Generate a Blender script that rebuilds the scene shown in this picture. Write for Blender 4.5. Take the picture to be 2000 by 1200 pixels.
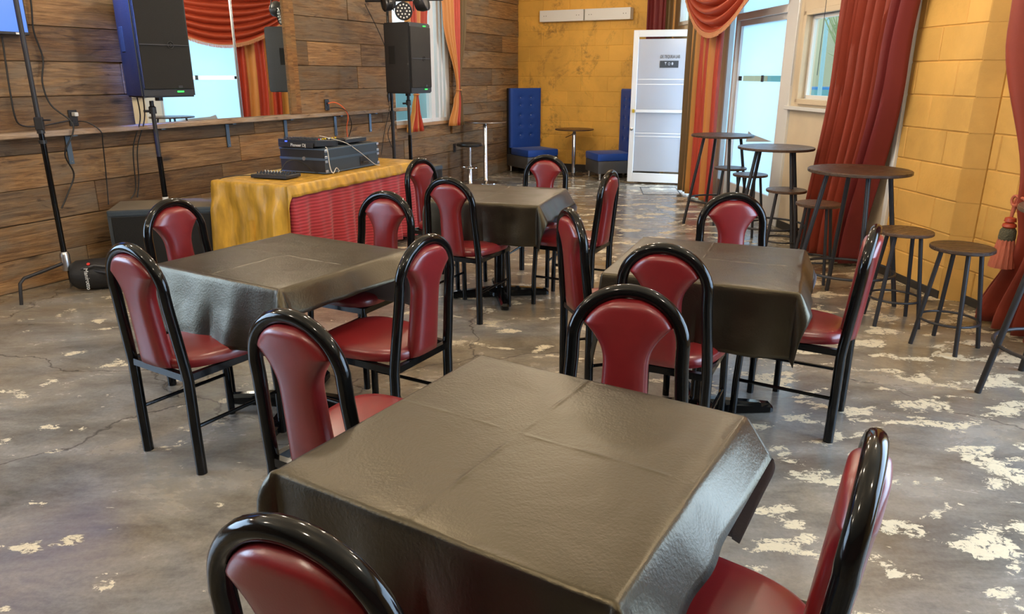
import bpy, bmesh, math, random
from math import sin, cos, pi, radians as R, atan2, hypot, sqrt
from mathutils import Vector, Matrix
random.seed(7)
for o in list(bpy.data.objects): bpy.data.objects.remove(o)
scene = bpy.context.scene
COL = scene.collection

# ------------------------------------------------------------ camera
cd = bpy.data.cameras.new('camera'); cam = bpy.data.objects.new('camera', cd); COL.objects.link(cam)
cam.location = (0, 0, 1.55); cam.rotation_euler = (R(90 - 17.66), 0, 0)
cd.sensor_width = 36; cd.lens = 1422 / 2000 * 36; cd.clip_start = .05; cd.clip_end = 200
scene.camera = cam
# ------------------------------------------------------------ exposure
scene.view_settings.view_transform = 'Standard'; scene.view_settings.look = 'None'
scene.view_settings.gamma = 1; scene.view_settings.use_curve_mapping = False
scene.view_settings.exposure = 0.62
# ------------------------------------------------------------ sky
w = bpy.data.worlds.new('sky'); scene.world = w; w.use_nodes = True
nt = w.node_tree; nt.nodes.clear()
out = nt.nodes.new('ShaderNodeOutputWorld'); bg = nt.nodes.new('ShaderNodeBackground')
tc = nt.nodes.new('ShaderNodeTexCoord'); sep = nt.nodes.new('ShaderNodeSeparateXYZ'); rp = nt.nodes.new('ShaderNodeValToRGB')
nt.links.new(tc.outputs['Generated'], sep.inputs[0]); nt.links.new(sep.outputs[2], rp.inputs[0])
rp.color_ramp.elements[0].color = (.80, .92, 1, 1); rp.color_ramp.elements[1].color = (.50, .74, 1, 1)
nt.links.new(rp.outputs[0], bg.inputs[0]); bg.inputs[1].default_value = 2.0
nt.links.new(bg.outputs[0], out.inputs[0])

# frames of the three walls: local x runs along the wall
LW0, LWA = (-3.6, 5.46), R(63.45)      # timber wall, room on local -y
WW0, WWA = (3.10, 5.065), R(95.9)      # window wall, room on local +y
BW0, BWA = (.09, 12.94), R(-26.55)     # far block wall, room on local -y
CEIL = 3.2

def frame(F, a, s, y=0, z=0):
    return (F[0] + s*cos(a) - y*sin(a), F[1] + s*sin(a) + y*cos(a), z)
def area(name, loc, rot, sx, sy, e, col):
    l = bpy.data.lights.new(name, 'AREA'); l.shape = 'RECTANGLE'; l.size = sx; l.size_y = sy; l.energy = e; l.color = col
    o = bpy.data.objects.new(name, l); COL.objects.link(o); o.location = loc; o.rotation_euler = rot; return o
SKYC = (.46, .69, 1)
# daylight entering by the windows behind and beside the camera (outside the openings)
area('daylight_left', frame(LW0, LWA, -3.4, .45, 1.6), (R(90), 0, LWA + pi), 2.8, 2.0, 100, SKYC)
area('daylight_right', frame(WW0, WWA, -3.4, -.42, 1.45), (R(90), 0, WWA), 3.6, 2.1, 125, SKYC)
area('daylight_door', frame(WW0, WWA, 5.36, -.35, 1.2), (R(90), 0, WWA), .9, 2.1, 45, SKYC)

area('daylight_glass_door', frame(WW0, WWA, 3.5, -.6, 1.4), (R(90), 0, WWA), 1.4, 2.2, 9, SKYC)
LAMPC = (1, .86, .68)
LAMPS = [(-2.9, 1.2), (-.9, .6), (1.2, .5), (-2.6, 3.4), (-.6, 2.9), (1.5, 2.7), (-1.8, 5.6), (.3, 5.2), (1.9, 5.0), (-.6, 8.0), (1.2, 7.8), (.6, 10.4), (-4.3, 3.0)]

# ------------------------------------------------------------ materials
MATS = {}
def nodes(name):
    m = bpy.data.materials.new(name); m.use_nodes = True; t = m.node_tree; b = t.nodes['Principled BSDF']; MATS[name] = m
    return m, t, b
def mat(name, col, rough=.5, metal=0, bump=0, bscale=40, var=0, vscale=3, spec=.5, coat=0, sheen=0, stretch=(1, 1, 1), emit=None, es=1, alpha=1):
    m, t, b = nodes(name)
    b.inputs['Base Color'].default_value = (*col, 1); b.inputs['Roughness'].default_value = rough; b.inputs['Metallic'].default_value = metal
    b.inputs['Specular IOR Level'].default_value = spec; b.inputs['Coat Weight'].default_value = coat; b.inputs['Coat Roughness'].default_value = .08
    b.inputs['Sheen Weight'].default_value = sheen; b.inputs['Sheen Roughness'].default_value = .4
    if emit: b.inputs['Emission Color'].default_value = (*emit, 1); b.inputs['Emission Strength'].default_value = es
    if bump or var:
        tc = t.nodes.new('ShaderNodeTexCoord'); mp = t.nodes.new('ShaderNodeMapping'); mp.inputs['Scale'].default_value = stretch
        t.links.new(tc.outputs['Object'], mp.inputs[0])
    if bump:
        n = t.nodes.new('ShaderNodeTexNoise'); n.inputs['Scale'].default_value = bscale; n.inputs['Detail'].default_value = 6
        t.links.new(mp.outputs[0], n.inputs[0]); bp = t.nodes.new('ShaderNodeBump'); bp.inputs['Strength'].default_value = bump; bp.inputs['Distance'].default_value = .02
        t.links.new(n.outputs[0], bp.inputs['Height']); t.links.new(bp.outputs[0], b.inputs['Normal'])
    if var:
        n = t.nodes.new('ShaderNodeTexNoise'); n.inputs['Scale'].default_value = vscale; n.inputs['Detail'].default_value = 8; t.links.new(mp.outputs[0], n.inputs[0])
        r = t.nodes.new('ShaderNodeValToRGB'); r.color_ramp.elements[0].position = .3; r.color_ramp.elements[1].position = .7
        r.color_ramp.elements[0].color = (*[c*(1-var) for c in col], 1); r.color_ramp.elements[1].color = (*[min(1, c*(1+var)) for c in col], 1)
        t.links.new(n.outputs[0], r.inputs[0]); t.links.new(r.outputs[0], b.inputs['Base Color'])
    return m
def ramp(t, pts, src):
    r = t.nodes.new('ShaderNodeValToRGB'); e = r.color_ramp.elements
    while len(e) < len(pts): e.new(.5)
    for i, (p, c) in enumerate(pts): e[i].position = p; e[i].color = (*c, 1) if len(c) == 3 else (c[0],)*3 + (1,)
    t.links.new(src, r.inputs[0]); return r.outputs[0]
def noise(t, vec, scale, detail=6, rough=.55, dist=0):
    n = t.nodes.new('ShaderNodeTexNoise'); n.inputs['Scale'].default_value = scale; n.inputs['Detail'].default_value = detail
    n.inputs['Roughness'].default_value = rough; n.inputs['Distortion'].default_value = dist; t.links.new(vec, n.inputs[0]); return n.outputs[0]
def mixc(t, fac, a, b, mode='MIX'):
    m = t.nodes.new('ShaderNodeMix'); m.data_type = 'RGBA'; m.blend_type = mode
    for i, v in ((0, fac), (6, a), (7, b)):
        if hasattr(v, 'links') or hasattr(v, 'is_linked'): t.links.new(v, m.inputs[i])
        else: m.inputs[i].default_value = v if i == 0 else ((*v, 1) if len(v) == 3 else v)
    return m.outputs[2]
def mth(t, op, a, b=None):
    m = t.nodes.new('ShaderNodeMath'); m.operation = op
    for i, v in enumerate((a, b)):
        if v is None: continue
        if isinstance(v, (int, float)): m.inputs[i].default_value = v
        else: t.links.new(v, m.inputs[i])
    return m.outputs[0]
def mapping(t, src, scale=(1, 1, 1), rot=(0, 0, 0), loc=None):
    mp = t.nodes.new('ShaderNodeMapping'); mp.inputs['Scale'].default_value = scale; mp.inputs['Rotation'].default_value = rot
    t.links.new(src, mp.inputs[0])
    if loc is not None: t.links.new(loc, mp.inputs['Location'])
    return mp.outputs[0]
def bumpn(t, b, h, s, d=.01):
    bp = t.nodes.new('ShaderNodeBump'); bp.inputs['Strength'].default_value = s; bp.inputs['Distance'].default_value = d
    t.links.new(h, bp.inputs['Height']); t.links.new(bp.outputs[0], b.inputs['Normal'])

def wood_mat(name, cols, greyc, rough=.55, grain=1.0):
    m, t, b = nodes(name)
    tc = t.nodes.new('ShaderNodeTexCoord'); oi = t.nodes.new('ShaderNodeObjectInfo')
    vm = t.nodes.new('ShaderNodeVectorMath'); vm.operation = 'SCALE'; vm.inputs[0].default_value = (37, 11, 23); t.links.new(oi.outputs['Random'], vm.inputs['Scale'])
    g = mapping(t, tc.outputs['Object'], (1.1, 9, 15), loc=vm.outputs[0])
    g2 = mapping(t, tc.outputs['Object'], (.8, 2, 2.6), loc=vm.outputs[0])
    f = noise(t, g, 2.0*grain, 10, .68, 1.0)
    base = ramp(t, [(.28, cols[0]), (.46, cols[1]), (.60, cols[2]), (.76, cols[3])], f)
    fine = noise(t, mapping(t, tc.outputs['Object'], (3, 40, 70), loc=vm.outputs[0]), 1.5, 6, .7, .4)
    base = mixc(t, 1, base, ramp(t, [(.35, (.55, .52, .5)), (.62, (1.12, 1.1, 1.08))], fine), 'MULTIPLY')
    blot = noise(t, g2, 1.6, 5, .6, .8)
    base = mixc(t, ramp(t, [(.44, (0,)), (.66, (.85,))], blot), base, mixc(t, f, tuple(c*.6 for c in greyc), greyc))
    blot2 = noise(t, g2, 3.1, 6, .65, 1.5)
    base = mixc(t, ramp(t, [(.30, (.85,)), (.42, (0,))], blot2), base, (.045, .025, .014))
    vo = t.nodes.new('ShaderNodeTexVoronoi'); vo.inputs['Scale'].default_value = 1.0
    t.links.new(mapping(t, tc.outputs['Object'], (1.3, 3, 3.6), loc=vm.outputs[0]), vo.inputs[0])
    base = mixc(t, ramp(t, [(.05, (.9,)), (.12, (0,))], vo.outputs['Distance']), base, (.03, .018, .01))
    tint = ramp(t, [(0, (.60, .55, .52)), (.35, (.86, .84, .82)), (.7, (1.05, 1, .95)), (1, (1.35, 1.22, 1.05))], oi.outputs['Random'])
    base = mixc(t, 1, base, tint, 'MULTIPLY')
    t.links.new(base, b.inputs['Base Color'])
    t.links.new(ramp(t, [(.3, (rough+.2,)), (.7, (rough-.12,))], fine), b.inputs['Roughness'])
    b.inputs['Specular IOR Level'].default_value = .45
    bumpn(t, b, mth(t, 'ADD', f, mth(t, 'MULTIPLY', fine, .7)), .55, .012)
    return m
M_plank = wood_mat('reclaimed_wood', [(.115, .058, .022), (.235, .130, .052), (.34, .205, .088), (.44, .29, .135)], (.25, .195, .13))
M_ledge = wood_mat('pale_timber', [(.30, .19, .11), (.46, .31, .19), (.58, .42, .27), (.66, .5, .36)], (.55, .5, .45))
M_table = wood_mat('stained_wood', [(.03, .015, .008), (.065, .034, .018), (.10, .052, .028), (.14, .075, .04)], (.10, .06, .04), .28)

def block_mat(name, col, stain=.4):
    m, t, b = nodes(name)
    geo = t.nodes.new('ShaderNodeNewGeometry'); oi = t.nodes.new('ShaderNodeObjectInfo')
    n1 = noise(t, geo.outputs['Position'], 1.3, 8, .6, .5)
    base = ramp(t, [(.3, tuple(c*.82 for c in col)), (.5, col), (.72, tuple(min(1, c*1.16) for c in col))], n1)
    base = mixc(t, 1, base, ramp(t, [(0, (.93, .93, .92)), (1, (1.05, 1.04, 1.02))], oi.outputs['Random']), 'MULTIPLY')
    if stain:
        s1 = noise(t, mapping(t, geo.outputs['Position'], (1, 1, .8)), 1.6, 10, .72, 1.2)
        s2 = noise(t, geo.outputs['Position'], 14, 6, .7, .3)
        k = mth(t, 'MULTIPLY', ramp(t, [(.52, (0,)), (.68, (1,))], s1), ramp(t, [(.42, (0,)), (.62, (1,))], s2))
        base = mixc(t, mth(t, 'MULTIPLY', k, stain), base, (.20, .10, .03))
    t.links.new(base, b.inputs['Base Color']); b.inputs['Roughness'].default_value = .62
    bumpn(t, b, mth(t, 'ADD', noise(t, geo.outputs['Position'], 45, 8, .7), mth(t, 'MULTIPLY', noise(t, geo.outputs['Position'], 9, 4), 1.2)), .35, .008)
    return m
M_block_far = block_mat('yellow_blockwork_stained', (.80, .44, .075), .9)
M_block = block_mat('yellow_blockwork', (.70, .405, .10), .10)

def floor_mat():
    m, t, b = nodes('worn_sealed_concrete')
    tc = t.nodes.new('ShaderNodeTexCoord'); P = tc.outputs['Object']
    sx = t.nodes.new('ShaderNodeSeparateXYZ'); t.links.new(P, sx.inputs[0])
    rot = mapping(t, P, (1, 2.1, 1), (0, 0, R(28)))
    big = noise(t, P, .55, 6, .6, .8)
    mid = noise(t, rot, 1.5, 10, .68, .35)
    base = ramp(t, [(.30, (.105, .095, .076)), (.44, (.18, .165, .135)), (.56, (.26, .24, .20)), (.72, (.37, .335, .275))], mid)
    warm = ramp(t, [(.38, (.86, .92, 1.06)), (.62, (1.16, 1.0, .78))], big)
    base = mixc(t, 1, base, warm, 'MULTIPLY')
    fine = noise(t, P, 60, 5, .7)
    base = mixc(t, 1, base, ramp(t, [(.35, (.88, .88, .88)), (.65, (1.08, 1.08, 1.08))], fine), 'MULTIPLY')
    # flaked away coating: ragged cream patches, denser towards the window side
    pm = noise(t, mapping(t, P, (1.3, 2.2, 1), (0, 0, R(-24))), 3.0, 3, .5, .3)
    rag = noise(t, mapping(t, P, (1, 1.8, 1), (0, 0, R(-24))), 22, 8, .75, 1.0)
    v = mth(t, 'ADD', pm, mth(t, 'MULTIPLY', mth(t, 'SUBTRACT', rag, .5), .38))
    bias = ramp(t, [(0, (.0,)), (1, (1,))], mth(t, 'MULTIPLY', mth(t, 'ADD', sx.outputs[0], 1.2), .28))
    v = mth(t, 'ADD', v, mth(t, 'MULTIPLY', bias, .10))
    k = ramp(t, [(.655, (0,)), (.668, (1,))], v)
    k = mth(t, 'MULTIPLY', k, ramp(t, [(.41, (0,)), (.47, (1,))], noise(t, P, 26, 6, .75, .8)))
    base = mixc(t, mth(t, 'MULTIPLY', k, .92), base, mixc(t, fine, (.55, .47, .32), (.74, .66, .48)))
    # darker scuffed spots
    dk = noise(t, mapping(t, P, (1, 1.8, 1), (0, 0, R(35))), 2.3, 8, .7, .9)
    base = mixc(t, ramp(t, [(.60, (0,)), (.74, (.5,))], dk), base, (.07, .058, .05))
    # hairline cracks
    vo = t.nodes.new('ShaderNodeTexVoronoi'); vo.feature = 'DISTANCE_TO_EDGE'; vo.inputs['Scale'].default_value = .42
    wv = t.nodes.new('ShaderNodeVectorMath'); wv.operation = 'ADD'; t.links.new(P, wv.inputs[0])
    nn = t.nodes.new('ShaderNodeTexNoise'); nn.inputs['Scale'].default_value = 3.0; nn.inputs['Detail'].default_value = 8; t.links.new(P, nn.inputs[0])
    ns = t.nodes.new('ShaderNodeVectorMath'); ns.operation = 'SCALE'; ns.inputs['Scale'].default_value = .45; t.links.new(nn.outputs['Color'], ns.inputs[0]); t.links.new(ns.outputs[0], wv.inputs[1])
    t.links.new(wv.outputs[0], vo.inputs[0])
    base = mixc(t, ramp(t, [(.0012, (.8,)), (.003, (0,))], vo.outputs['Distance']), base, (.05, .045, .04))
    t.links.new(base, b.inputs['Base Color'])
    ro = ramp(t, [(.35, (.15,)), (.65, (.30,))], mid)
    t.links.new(mixc(t, k, ro, (.5, .5, .5)), b.inputs['Roughness']); b.inputs['Specular IOR Level'].default_value = .8
    bumpn(t, b, mth(t, 'SUBTRACT', mth(t, 'MULTIPLY', mid, .8), mth(t, 'MULTIPLY', k, .35)), .16, .01)
    return m
M_floor = floor_mat()
M_ceil = mat('ceiling_paint', (.84, .72, .52), .8, bump=.1)
M_cream = mat('cream_paint', (.70, .58, .41), .5, bump=.08, bscale=30, var=.06)
M_white = mat('white_paint', (.74, .74, .72), .42, bump=.05, bscale=25)
M_plaster = mat('plain_wall', (.72, .45, .14), .7)
M_nearwall = mat('dark_red_wall', (.16, .06, .04), .8)
M_blackbase = mat('black_baseboard', (.03, .026, .022), .5)
M_frame = mat('black_gloss_enamel', (.004, .004, .004), .11, spec=.33, bump=.04, bscale=9)
def vinyl():
    m, t, b = nodes('oxblood_vinyl')
    tc = t.nodes.new('ShaderNodeTexCoord')
    n = noise(t, tc.outputs['Object'], 4, 4)
    t.links.new(ramp(t, [(.3, (.14, .008, .010)), (.7, (.20, .013, .015))], n), b.inputs['Base Color'])
    b.inputs['Roughness'].default_value = .30; b.inputs['Specular IOR Level'].default_value = .75
    bumpn(t, b, noise(t, tc.outputs['Object'], 260, 3, .6), .10, .002)
    return m
M_vinyl = vinyl()
def oilcloth():
    m, t, b = nodes('black_vinyl_tablecloth')
    tc = t.nodes.new('ShaderNodeTexCoord'); P = tc.outputs['Object']
    n = noise(t, P, 5, 6)
    t.links.new(ramp(t, [(.3, (.003, .003, .003)), (.7, (.006, .0055, .005))], n), b.inputs['Base Color'])
    b.inputs['Metallic'].default_value = 0; b.inputs['IOR'].default_value = 1.75; b.inputs['Specular IOR Level'].default_value = .5; b.inputs['Specular Tint'].default_value = (1, .84, .56, 1)
    t.links.new(ramp(t, [(.3, (.33,)), (.7, (.42,))], n), b.inputs['Roughness'])
    wr = noise(t, P, 4.5, 6, .55, .7)
    cr = noise(t, mapping(t, P, (1, 1, 1)), 130, 3, .6)
    bumpn(t, b, mth(t, 'ADD', wr, mth(t, 'MULTIPLY', cr, .22)), .22, .02)
    return m
M_oil = oilcloth()
M_oilback = mat('tablecloth_backing', (.17, .155, .17), .75, bump=.15, bscale=200)
M_gold = mat('gold_satin', (.52, .29, .035), .36, bump=.9, bscale=6, var=.35, vscale=9, stretch=(1.6, 1.6, .45))
def redstripe():
    m, t, b = nodes('crimson_striped_cloth')
    tc = t.nodes.new('ShaderNodeTexCoord'); s = t.nodes.new('ShaderNodeSeparateXYZ'); t.links.new(tc.outputs['Object'], s.inputs[0])
    n = noise(t, tc.outputs['Object'], 3, 4)
    wz = mth(t, 'ADD', mth(t, 'MULTIPLY', s.outputs[2], 245), mth(t, 'MULTIPLY', n, 4))
    k = mth(t, 'SINE', wz)
    t.links.new(ramp(t, [(.35, (.34, .018, .028)), (.75, (.56, .055, .07))], mth(t, 'ADD', mth(t, 'MULTIPLY', k, .5), .5)), b.inputs['Base Color'])
    b.inputs['Roughness'].default_value = .55; b.inputs['Sheen Weight'].default_value = .2
    return m
M_red = redstripe()
M_velvet = mat('rust_velvet', (.25, .030, .010), .62, sheen=.12, var=.12, vscale=2, bump=.05, bscale=80)
M_velvetb = mat('burgundy_velvet', (.16, .012, .011), .6, sheen=.1)
M_swag = mat('terracotta_satin', (.40, .055, .022), .42)
M_orange = mat('orange_curtain_cloth', (.58, .23, .05), .5, sheen=.2)
M_scarlet = mat('scarlet_curtain_cloth', (.48, .045, .015), .5, sheen=.2)
M_goldc = mat('gold_curtain_cloth', (.52, .24, .045), .5, sheen=.2)
M_brownc = mat('olive_brown_curtain_cloth', (.13, .075, .02), .6, sheen=.2)
M_fringe = mat('gold_fringe', (.58, .26, .12), .6)
M_tassel = mat('coral_tassel_thread', (.50, .13, .07), .6, bump=.5, bscale=60, stretch=(3, 3, .3))
M_tasseld = mat('olive_tassel_band', (.10, .09, .05), .7, bump=.8, bscale=120)
M_blue = mat('royal_blue_velvet', (.003, .055, .34), .6, sheen=.15, bump=.05, bscale=120)
M_grey = mat('grey_leatherette', (.07, .07, .075), .38, bump=.1, bscale=90)
M_dark = mat('dark_leatherette', (.02, .02, .024), .4)
M_chrome = mat('chrome', (.75, .75, .76), .12, 1)
M_steel = mat('brushed_steel', (.55, .55, .56), .3, 1)
M_bracket = mat('blue_grey_steel', (.10, .145, .20), .4, .5)
M_iron = mat('charcoal_iron', (.028, .027, .03), .45, .3)
M_recess_shade = mat('recess_shade_black', (.004, .004, .004), .8)
M_blk = mat('black_plastic', (.016, .016, .018), .42)
M_spk = mat('speaker_plastic', (.011, .011, .013), .42, bump=.25, bscale=160)
M_grille = mat('speaker_grille', (.013, .013, .013), .5, .3, bump=.6, bscale=420)
M_subm = mat('speaker_carpet', (.045, .055, .065), .6, bump=.3, bscale=200)
M_subtop = mat('pale_brown_carpet', (.16, .13, .09), .8, bump=.3, bscale=200, var=.2)  # paler, browner carpet colour for the top panel
M_led = mat('green_led', (0, .3, .02), .5, emit=(.05, 1, .10), es=1.2)
M_blueled = mat('blue_led', (0, .0, .3), .5, emit=(.05, .1, 1), es=2)
M_screen = mat('tv_screen', (.01, .02, .05), .3, emit=(.075, .20, .75), es=1.0)
M_case = mat('flight_case_panel', (.035, .052, .07), .42, bump=.2, bscale=150)
M_caseb = mat('flight_case_black', (.014, .012, .011), .45, bump=.2, bscale=150)
M_knob = mat('pale_knob', (.6, .6, .58), .4)
M_yell = mat('yellow_label', (.7, .5, .02), .5)
M_cable = mat('black_cable', (.012, .012, .012), .5)
M_wcable = mat('white_cable', (.62, .58, .5), .5)
M_ocable = mat('orange_cable', (.75, .14, .04), .5)
M_pcable = mat('pink_cable', (.55, .18, .15), .5)
M_bag = mat('black_nylon_bag', (.014, .013, .013), .6, bump=.5, bscale=9)
M_wprint = mat('white_print', (.75, .75, .72), .6)
M_rprint = mat('red_print', (.6, .03, .02), .6)
M_dprint = mat('dark_grey_print', (.035, .04, .045), .6)
M_lprint = mat('light_print', (.45, .47, .5), .6)
M_sofafoot = M_steel
M_leather = mat('black_leather_cushion', (.015, .015, .016), .28)
M_sill = mat('orange_timber_sill', (.40, .22, .10), .5, bump=.2, var=.15)
M_wtrim = wood_mat('golden_timber', [(.14, .06, .015), (.26, .12, .035), (.36, .18, .05), (.42, .22, .07)], (.30, .17, .06))
M_asph = mat('pavement', (.40, .40, .39), .9, var=.1)
M_fac = mat('pale_stucco', (.40, .37, .23), .9, var=.08, vscale=.6)
M_facg = mat('teal_window', (.12, .30, .30), .3)
M_tree = mat('bare_branches', (.26, .30, .13), .9)
M_pole = mat('street_pole_paint', (.30, .45, .45), .6)
M_car = mat('blue_car_paint', (.03, .19, .42), .25)
M_tyre = mat('tyre_rubber', (.02, .02, .02), .8)
M_mural = mat('pale_cyan_render', (.50, .86, .92), .8, var=.08)
M_graf = mat('blue_graffiti', (.06, .30, .62), .7)
M_lampw = mat('lamp_housing', (.03, .03, .03), .5)
M_bulb = mat('lamp_lens', (1, .9, .7), .5, emit=(1, .82, .58), es=6)

def glass(name, tint=(1, 1, 1), gl=.10):
    m, t, b = nodes(name); o = t.nodes['Material Output']; t.nodes.remove(b)
    tr = t.nodes.new('ShaderNodeBsdfTransparent'); tr.inputs[0].default_value = (*tint, 1)
    g = t.nodes.new('ShaderNodeBsdfGlossy'); g.inputs['Roughness'].default_value = .02
    mx = t.nodes.new('ShaderNodeMixShader'); mx.inputs[0].default_value = gl
    t.links.new(tr.outputs[0], mx.inputs[1]); t.links.new(g.outputs[0], mx.inputs[2]); t.links.new(mx.outputs[0], o.inputs[0]); return m
M_glass = glass('clear_glass', (.93, .98, .97))
def frosted(name, col, trans, transp, dcol):
    m, t, b = nodes(name); o = t.nodes['Material Output']; t.nodes.remove(b)
    a = t.nodes.new('ShaderNodeBsdfTranslucent'); a.inputs[0].default_value = (*col, 1)
    d = t.nodes.new('ShaderNodeBsdfDiffuse'); d.inputs[0].default_value = (*dcol, 1)
    x1 = t.nodes.new('ShaderNodeMixShader'); x1.inputs[0].default_value = trans; t.links.new(d.outputs[0], x1.inputs[1]); t.links.new(a.outputs[0], x1.inputs[2])
    p = t.nodes.new('ShaderNodeBsdfTransparent')
    x2 = t.nodes.new('ShaderNodeMixShader'); x2.inputs[0].default_value = transp; t.links.new(x1.outputs[0], x2.inputs[1]); t.links.new(p.outputs[0], x2.inputs[2])
    g = t.nodes.new('ShaderNodeBsdfGlossy'); g.inputs['Roughness'].default_value = .15
    x3 = t.nodes.new('ShaderNodeMixShader'); x3.inputs[0].default_value = .05; t.links.new(x2.outputs[0], x3.inputs[1]); t.links.new(g.outputs[0], x3.inputs[2])
    t.links.new(x3.outputs[0], o.inputs[0]); return m
M_frost = frosted('frosted_film_glass', (.74, .88, .95), .82, .0, (.6, .62, .62))
M_frostd = frosted('frosted_door_glass', (.80, .88, .95), .5, .14, (.74, .76, .80))
def mirror_m():
    m, t, b = nodes('old_mirror'); b.inputs['Base Color'].default_value = (.86, .93, .94, 1); b.inputs['Metallic'].default_value = 1; b.inputs['Roughness'].default_value = .015; return m
M_mirror = mirror_m()

# ------------------------------------------------------------ mesh builder
class MB:
    def __init__(s): s.v = []; s.f = []; s.mi = []; s.sm = []
    def add(s, vs, fs, mi=0, smooth=False):
        k = len(s.v); s.v += [tuple(v) for v in vs]
        for f in fs: s.f.append([i+k for i in f]); s.mi.append(mi); s.sm.append(smooth)
        return s
    def box(s, c, d, rz=0, mi=0, bev=0, rx=0, ry=0):
        M = Matrix.Translation(c) @ Matrix.Rotation(rz, 4, 'Z') @ Matrix.Rotation(ry, 4, 'Y') @ Matrix.Rotation(rx, 4, 'X')
        if bev <= 0:
            x, y, z = d[0]/2, d[1]/2, d[2]/2
            vs = [M @ Vector(p) for p in ((-x,-y,-z),(x,-y,-z),(x,y,-z),(-x,y,-z),(-x,-y,z),(x,-y,z),(x,y,z),(-x,y,z))]
            return s.add(vs, [(0,3,2,1),(4,5,6,7),(0,1,5,4),(1,2,6,5),(2,3,7,6),(3,0,4,7)], mi)
        bm = bmesh.new(); bmesh.ops.create_cube(bm, size=1)
        bmesh.ops.scale(bm, vec=d, verts=bm.verts)
        bmesh.ops.bevel(bm, geom=bm.edges[:], offset=min(bev, min(d)*.45), segments=2 if bev > .008 else 1, affect='EDGES', profile=.6)
        bm.verts.index_update(); vs = [M @ v.co for v in bm.verts]; fs = [[v.index for v in f.verts] for f in bm.faces]; bm.free()
        return s.add(vs, fs, mi, bev > .008)
    def b2(s, lo, hi, mi=0, bev=0):
        return s.box([(a+b)/2 for a, b in zip(lo, hi)], [b-a for a, b in zip(lo, hi)], 0, mi, bev)
    def tube(s, pts, r, n=10, mi=0, caps=True, closed=False):
        P = [Vector(p) for p in pts]; m = len(P); vs = []; rr = r if isinstance(r, (list, tuple)) else [r]*m
        prev = None
        for i, p in enumerate(P):
            if closed: t = (P[(i+1) % m] - P[i-1])
            else: t = P[min(i+1, m-1)] - P[max(i-1, 0)]
            t.normalize()
            if prev is None:
                a = Vector((0, 0, 1)) if abs(t.z) < .9 else Vector((1, 0, 0)); u = t.cross(a).normalized()
            else:
                u = (prev - t*prev.dot(t));
                u = u.normalized() if u.length > 1e-6 else t.cross(Vector((0, 1, 0))).normalized()
            prev = u; q = t.cross(u)
            for k in range(n):
                a = 2*pi*k/n; vs.append(p + (u*cos(a) + q*sin(a))*rr[i])
        fs = []
        for i in range(m if closed else m-1):
            j = (i+1) % m
            for k in range(n): fs.append((i*n+k, i*n+(k+1) % n, j*n+(k+1) % n, j*n+k))
        s.add(vs, fs, mi, True)
        if caps and not closed:
            k = len(s.v)-m*n
            s.f.append([k+i for i in range(n)][::-1]); s.mi.append(mi); s.sm.append(False)
            s.f.append([k+(m-1)*n+i for i in range(n)]); s.mi.append(mi); s.sm.append(False)
        return s
    def lathe(s, prof, n=32, c=(0, 0, 0), mi=0, M=None):
        vs = []; M = M or Matrix.Identity(4)
        for r, z in prof:
            for k in range(n):
                a = 2*pi*k/n; vs.append(M @ Vector((c[0]+r*cos(a), c[1]+r*sin(a), c[2]+z)))
        m = len(prof); fs = [(i*n+k, i*n+(k+1) % n, (i+1)*n+(k+1) % n, (i+1)*n+k) for i in range(m-1) for k in range(n)]
        s.add(vs, fs, mi, True); k = len(s.v)-m*n
        if prof[0][0] > 1e-5: s.f.append([k+i for i in range(n)][::-1]); s.mi.append(mi); s.sm.append(False)
        if prof[-1][0] > 1e-5: s.f.append([k+(m-1)*n+i for i in range(n)]); s.mi.append(mi); s.sm.append(False)
        return s
    def grid(s, rows, mi=0, closed=False, cmat=None, smooth=True):
        m, n = len(rows), len(rows[0]); vs = [p for r in rows for p in r]; k0 = len(s.v); s.v += [tuple(v) for v in vs]
        for i in range(m-1):
            for k in range(n if closed else n-1):
                j = (k+1) % n; s.f.append((k0+i*n+k, k0+i*n+j, k0+(i+1)*n+j, k0+(i+1)*n+k)); s.mi.append(cmat(k, i) if cmat else mi); s.sm.append(smooth)
        return s
    def prism(s, poly, z0, z1, mi=0, M=None):
        M = M or Matrix.Identity(4); n = len(poly)
        vs = [M @ Vector((x, y, z0)) for x, y in poly] + [M @ Vector((x, y, z1)) for x, y in poly]
        return s.add(vs, [list(range(n))[::-1], [n+i for i in range(n)]] + [(i, (i+1) % n, n+(i+1) % n, n+i) for i in range(n)], mi)
    def build(s, name, mats, parent=None, loc=(0, 0, 0), rz=0, sharp=40, solid=0, solmat=None):
        me = bpy.data.meshes.new(name); me.from_pydata(s.v, [], s.f); me.update()
        for m in (mats if isinstance(mats, (list, tuple)) else [mats]): me.materials.append(m)
        me.polygons.foreach_set('material_index', s.mi); me.polygons.foreach_set('use_smooth', s.sm)
        if any(s.sm):
            try: me.set_sharp_from_angle(angle=R(sharp))
            except Exception: pass
        o = bpy.data.objects.new(name, me); COL.objects.link(o); o.parent = parent; o.location = loc; o.rotation_euler = (0, 0, rz)
        if solid:
            md = o.modifiers.new('thick', 'SOLIDIFY'); md.thickness = solid; md.offset = -1
            if solmat: md.material_offset = solmat
        return o
def thing(name, label, cat, loc=(0, 0, 0), rz=0, group=None):
    o = bpy.data.objects.new(name, None); COL.objects.link(o); o.location = loc; o.rotation_euler = (0, 0, rz); o.empty_display_size = .1
    o['label'] = label; o['category'] = cat
    if group: o['group'] = group
    return o
def tag(o, label, cat, group=None):
    o['label'] = label; o['category'] = cat
    if group: o['group'] = group
    return o
def struct(o, label=None, cat=None):
    o['kind'] = 'structure'
    if label: o['label'] = label
    if cat: o['category'] = cat
    return o
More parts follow.
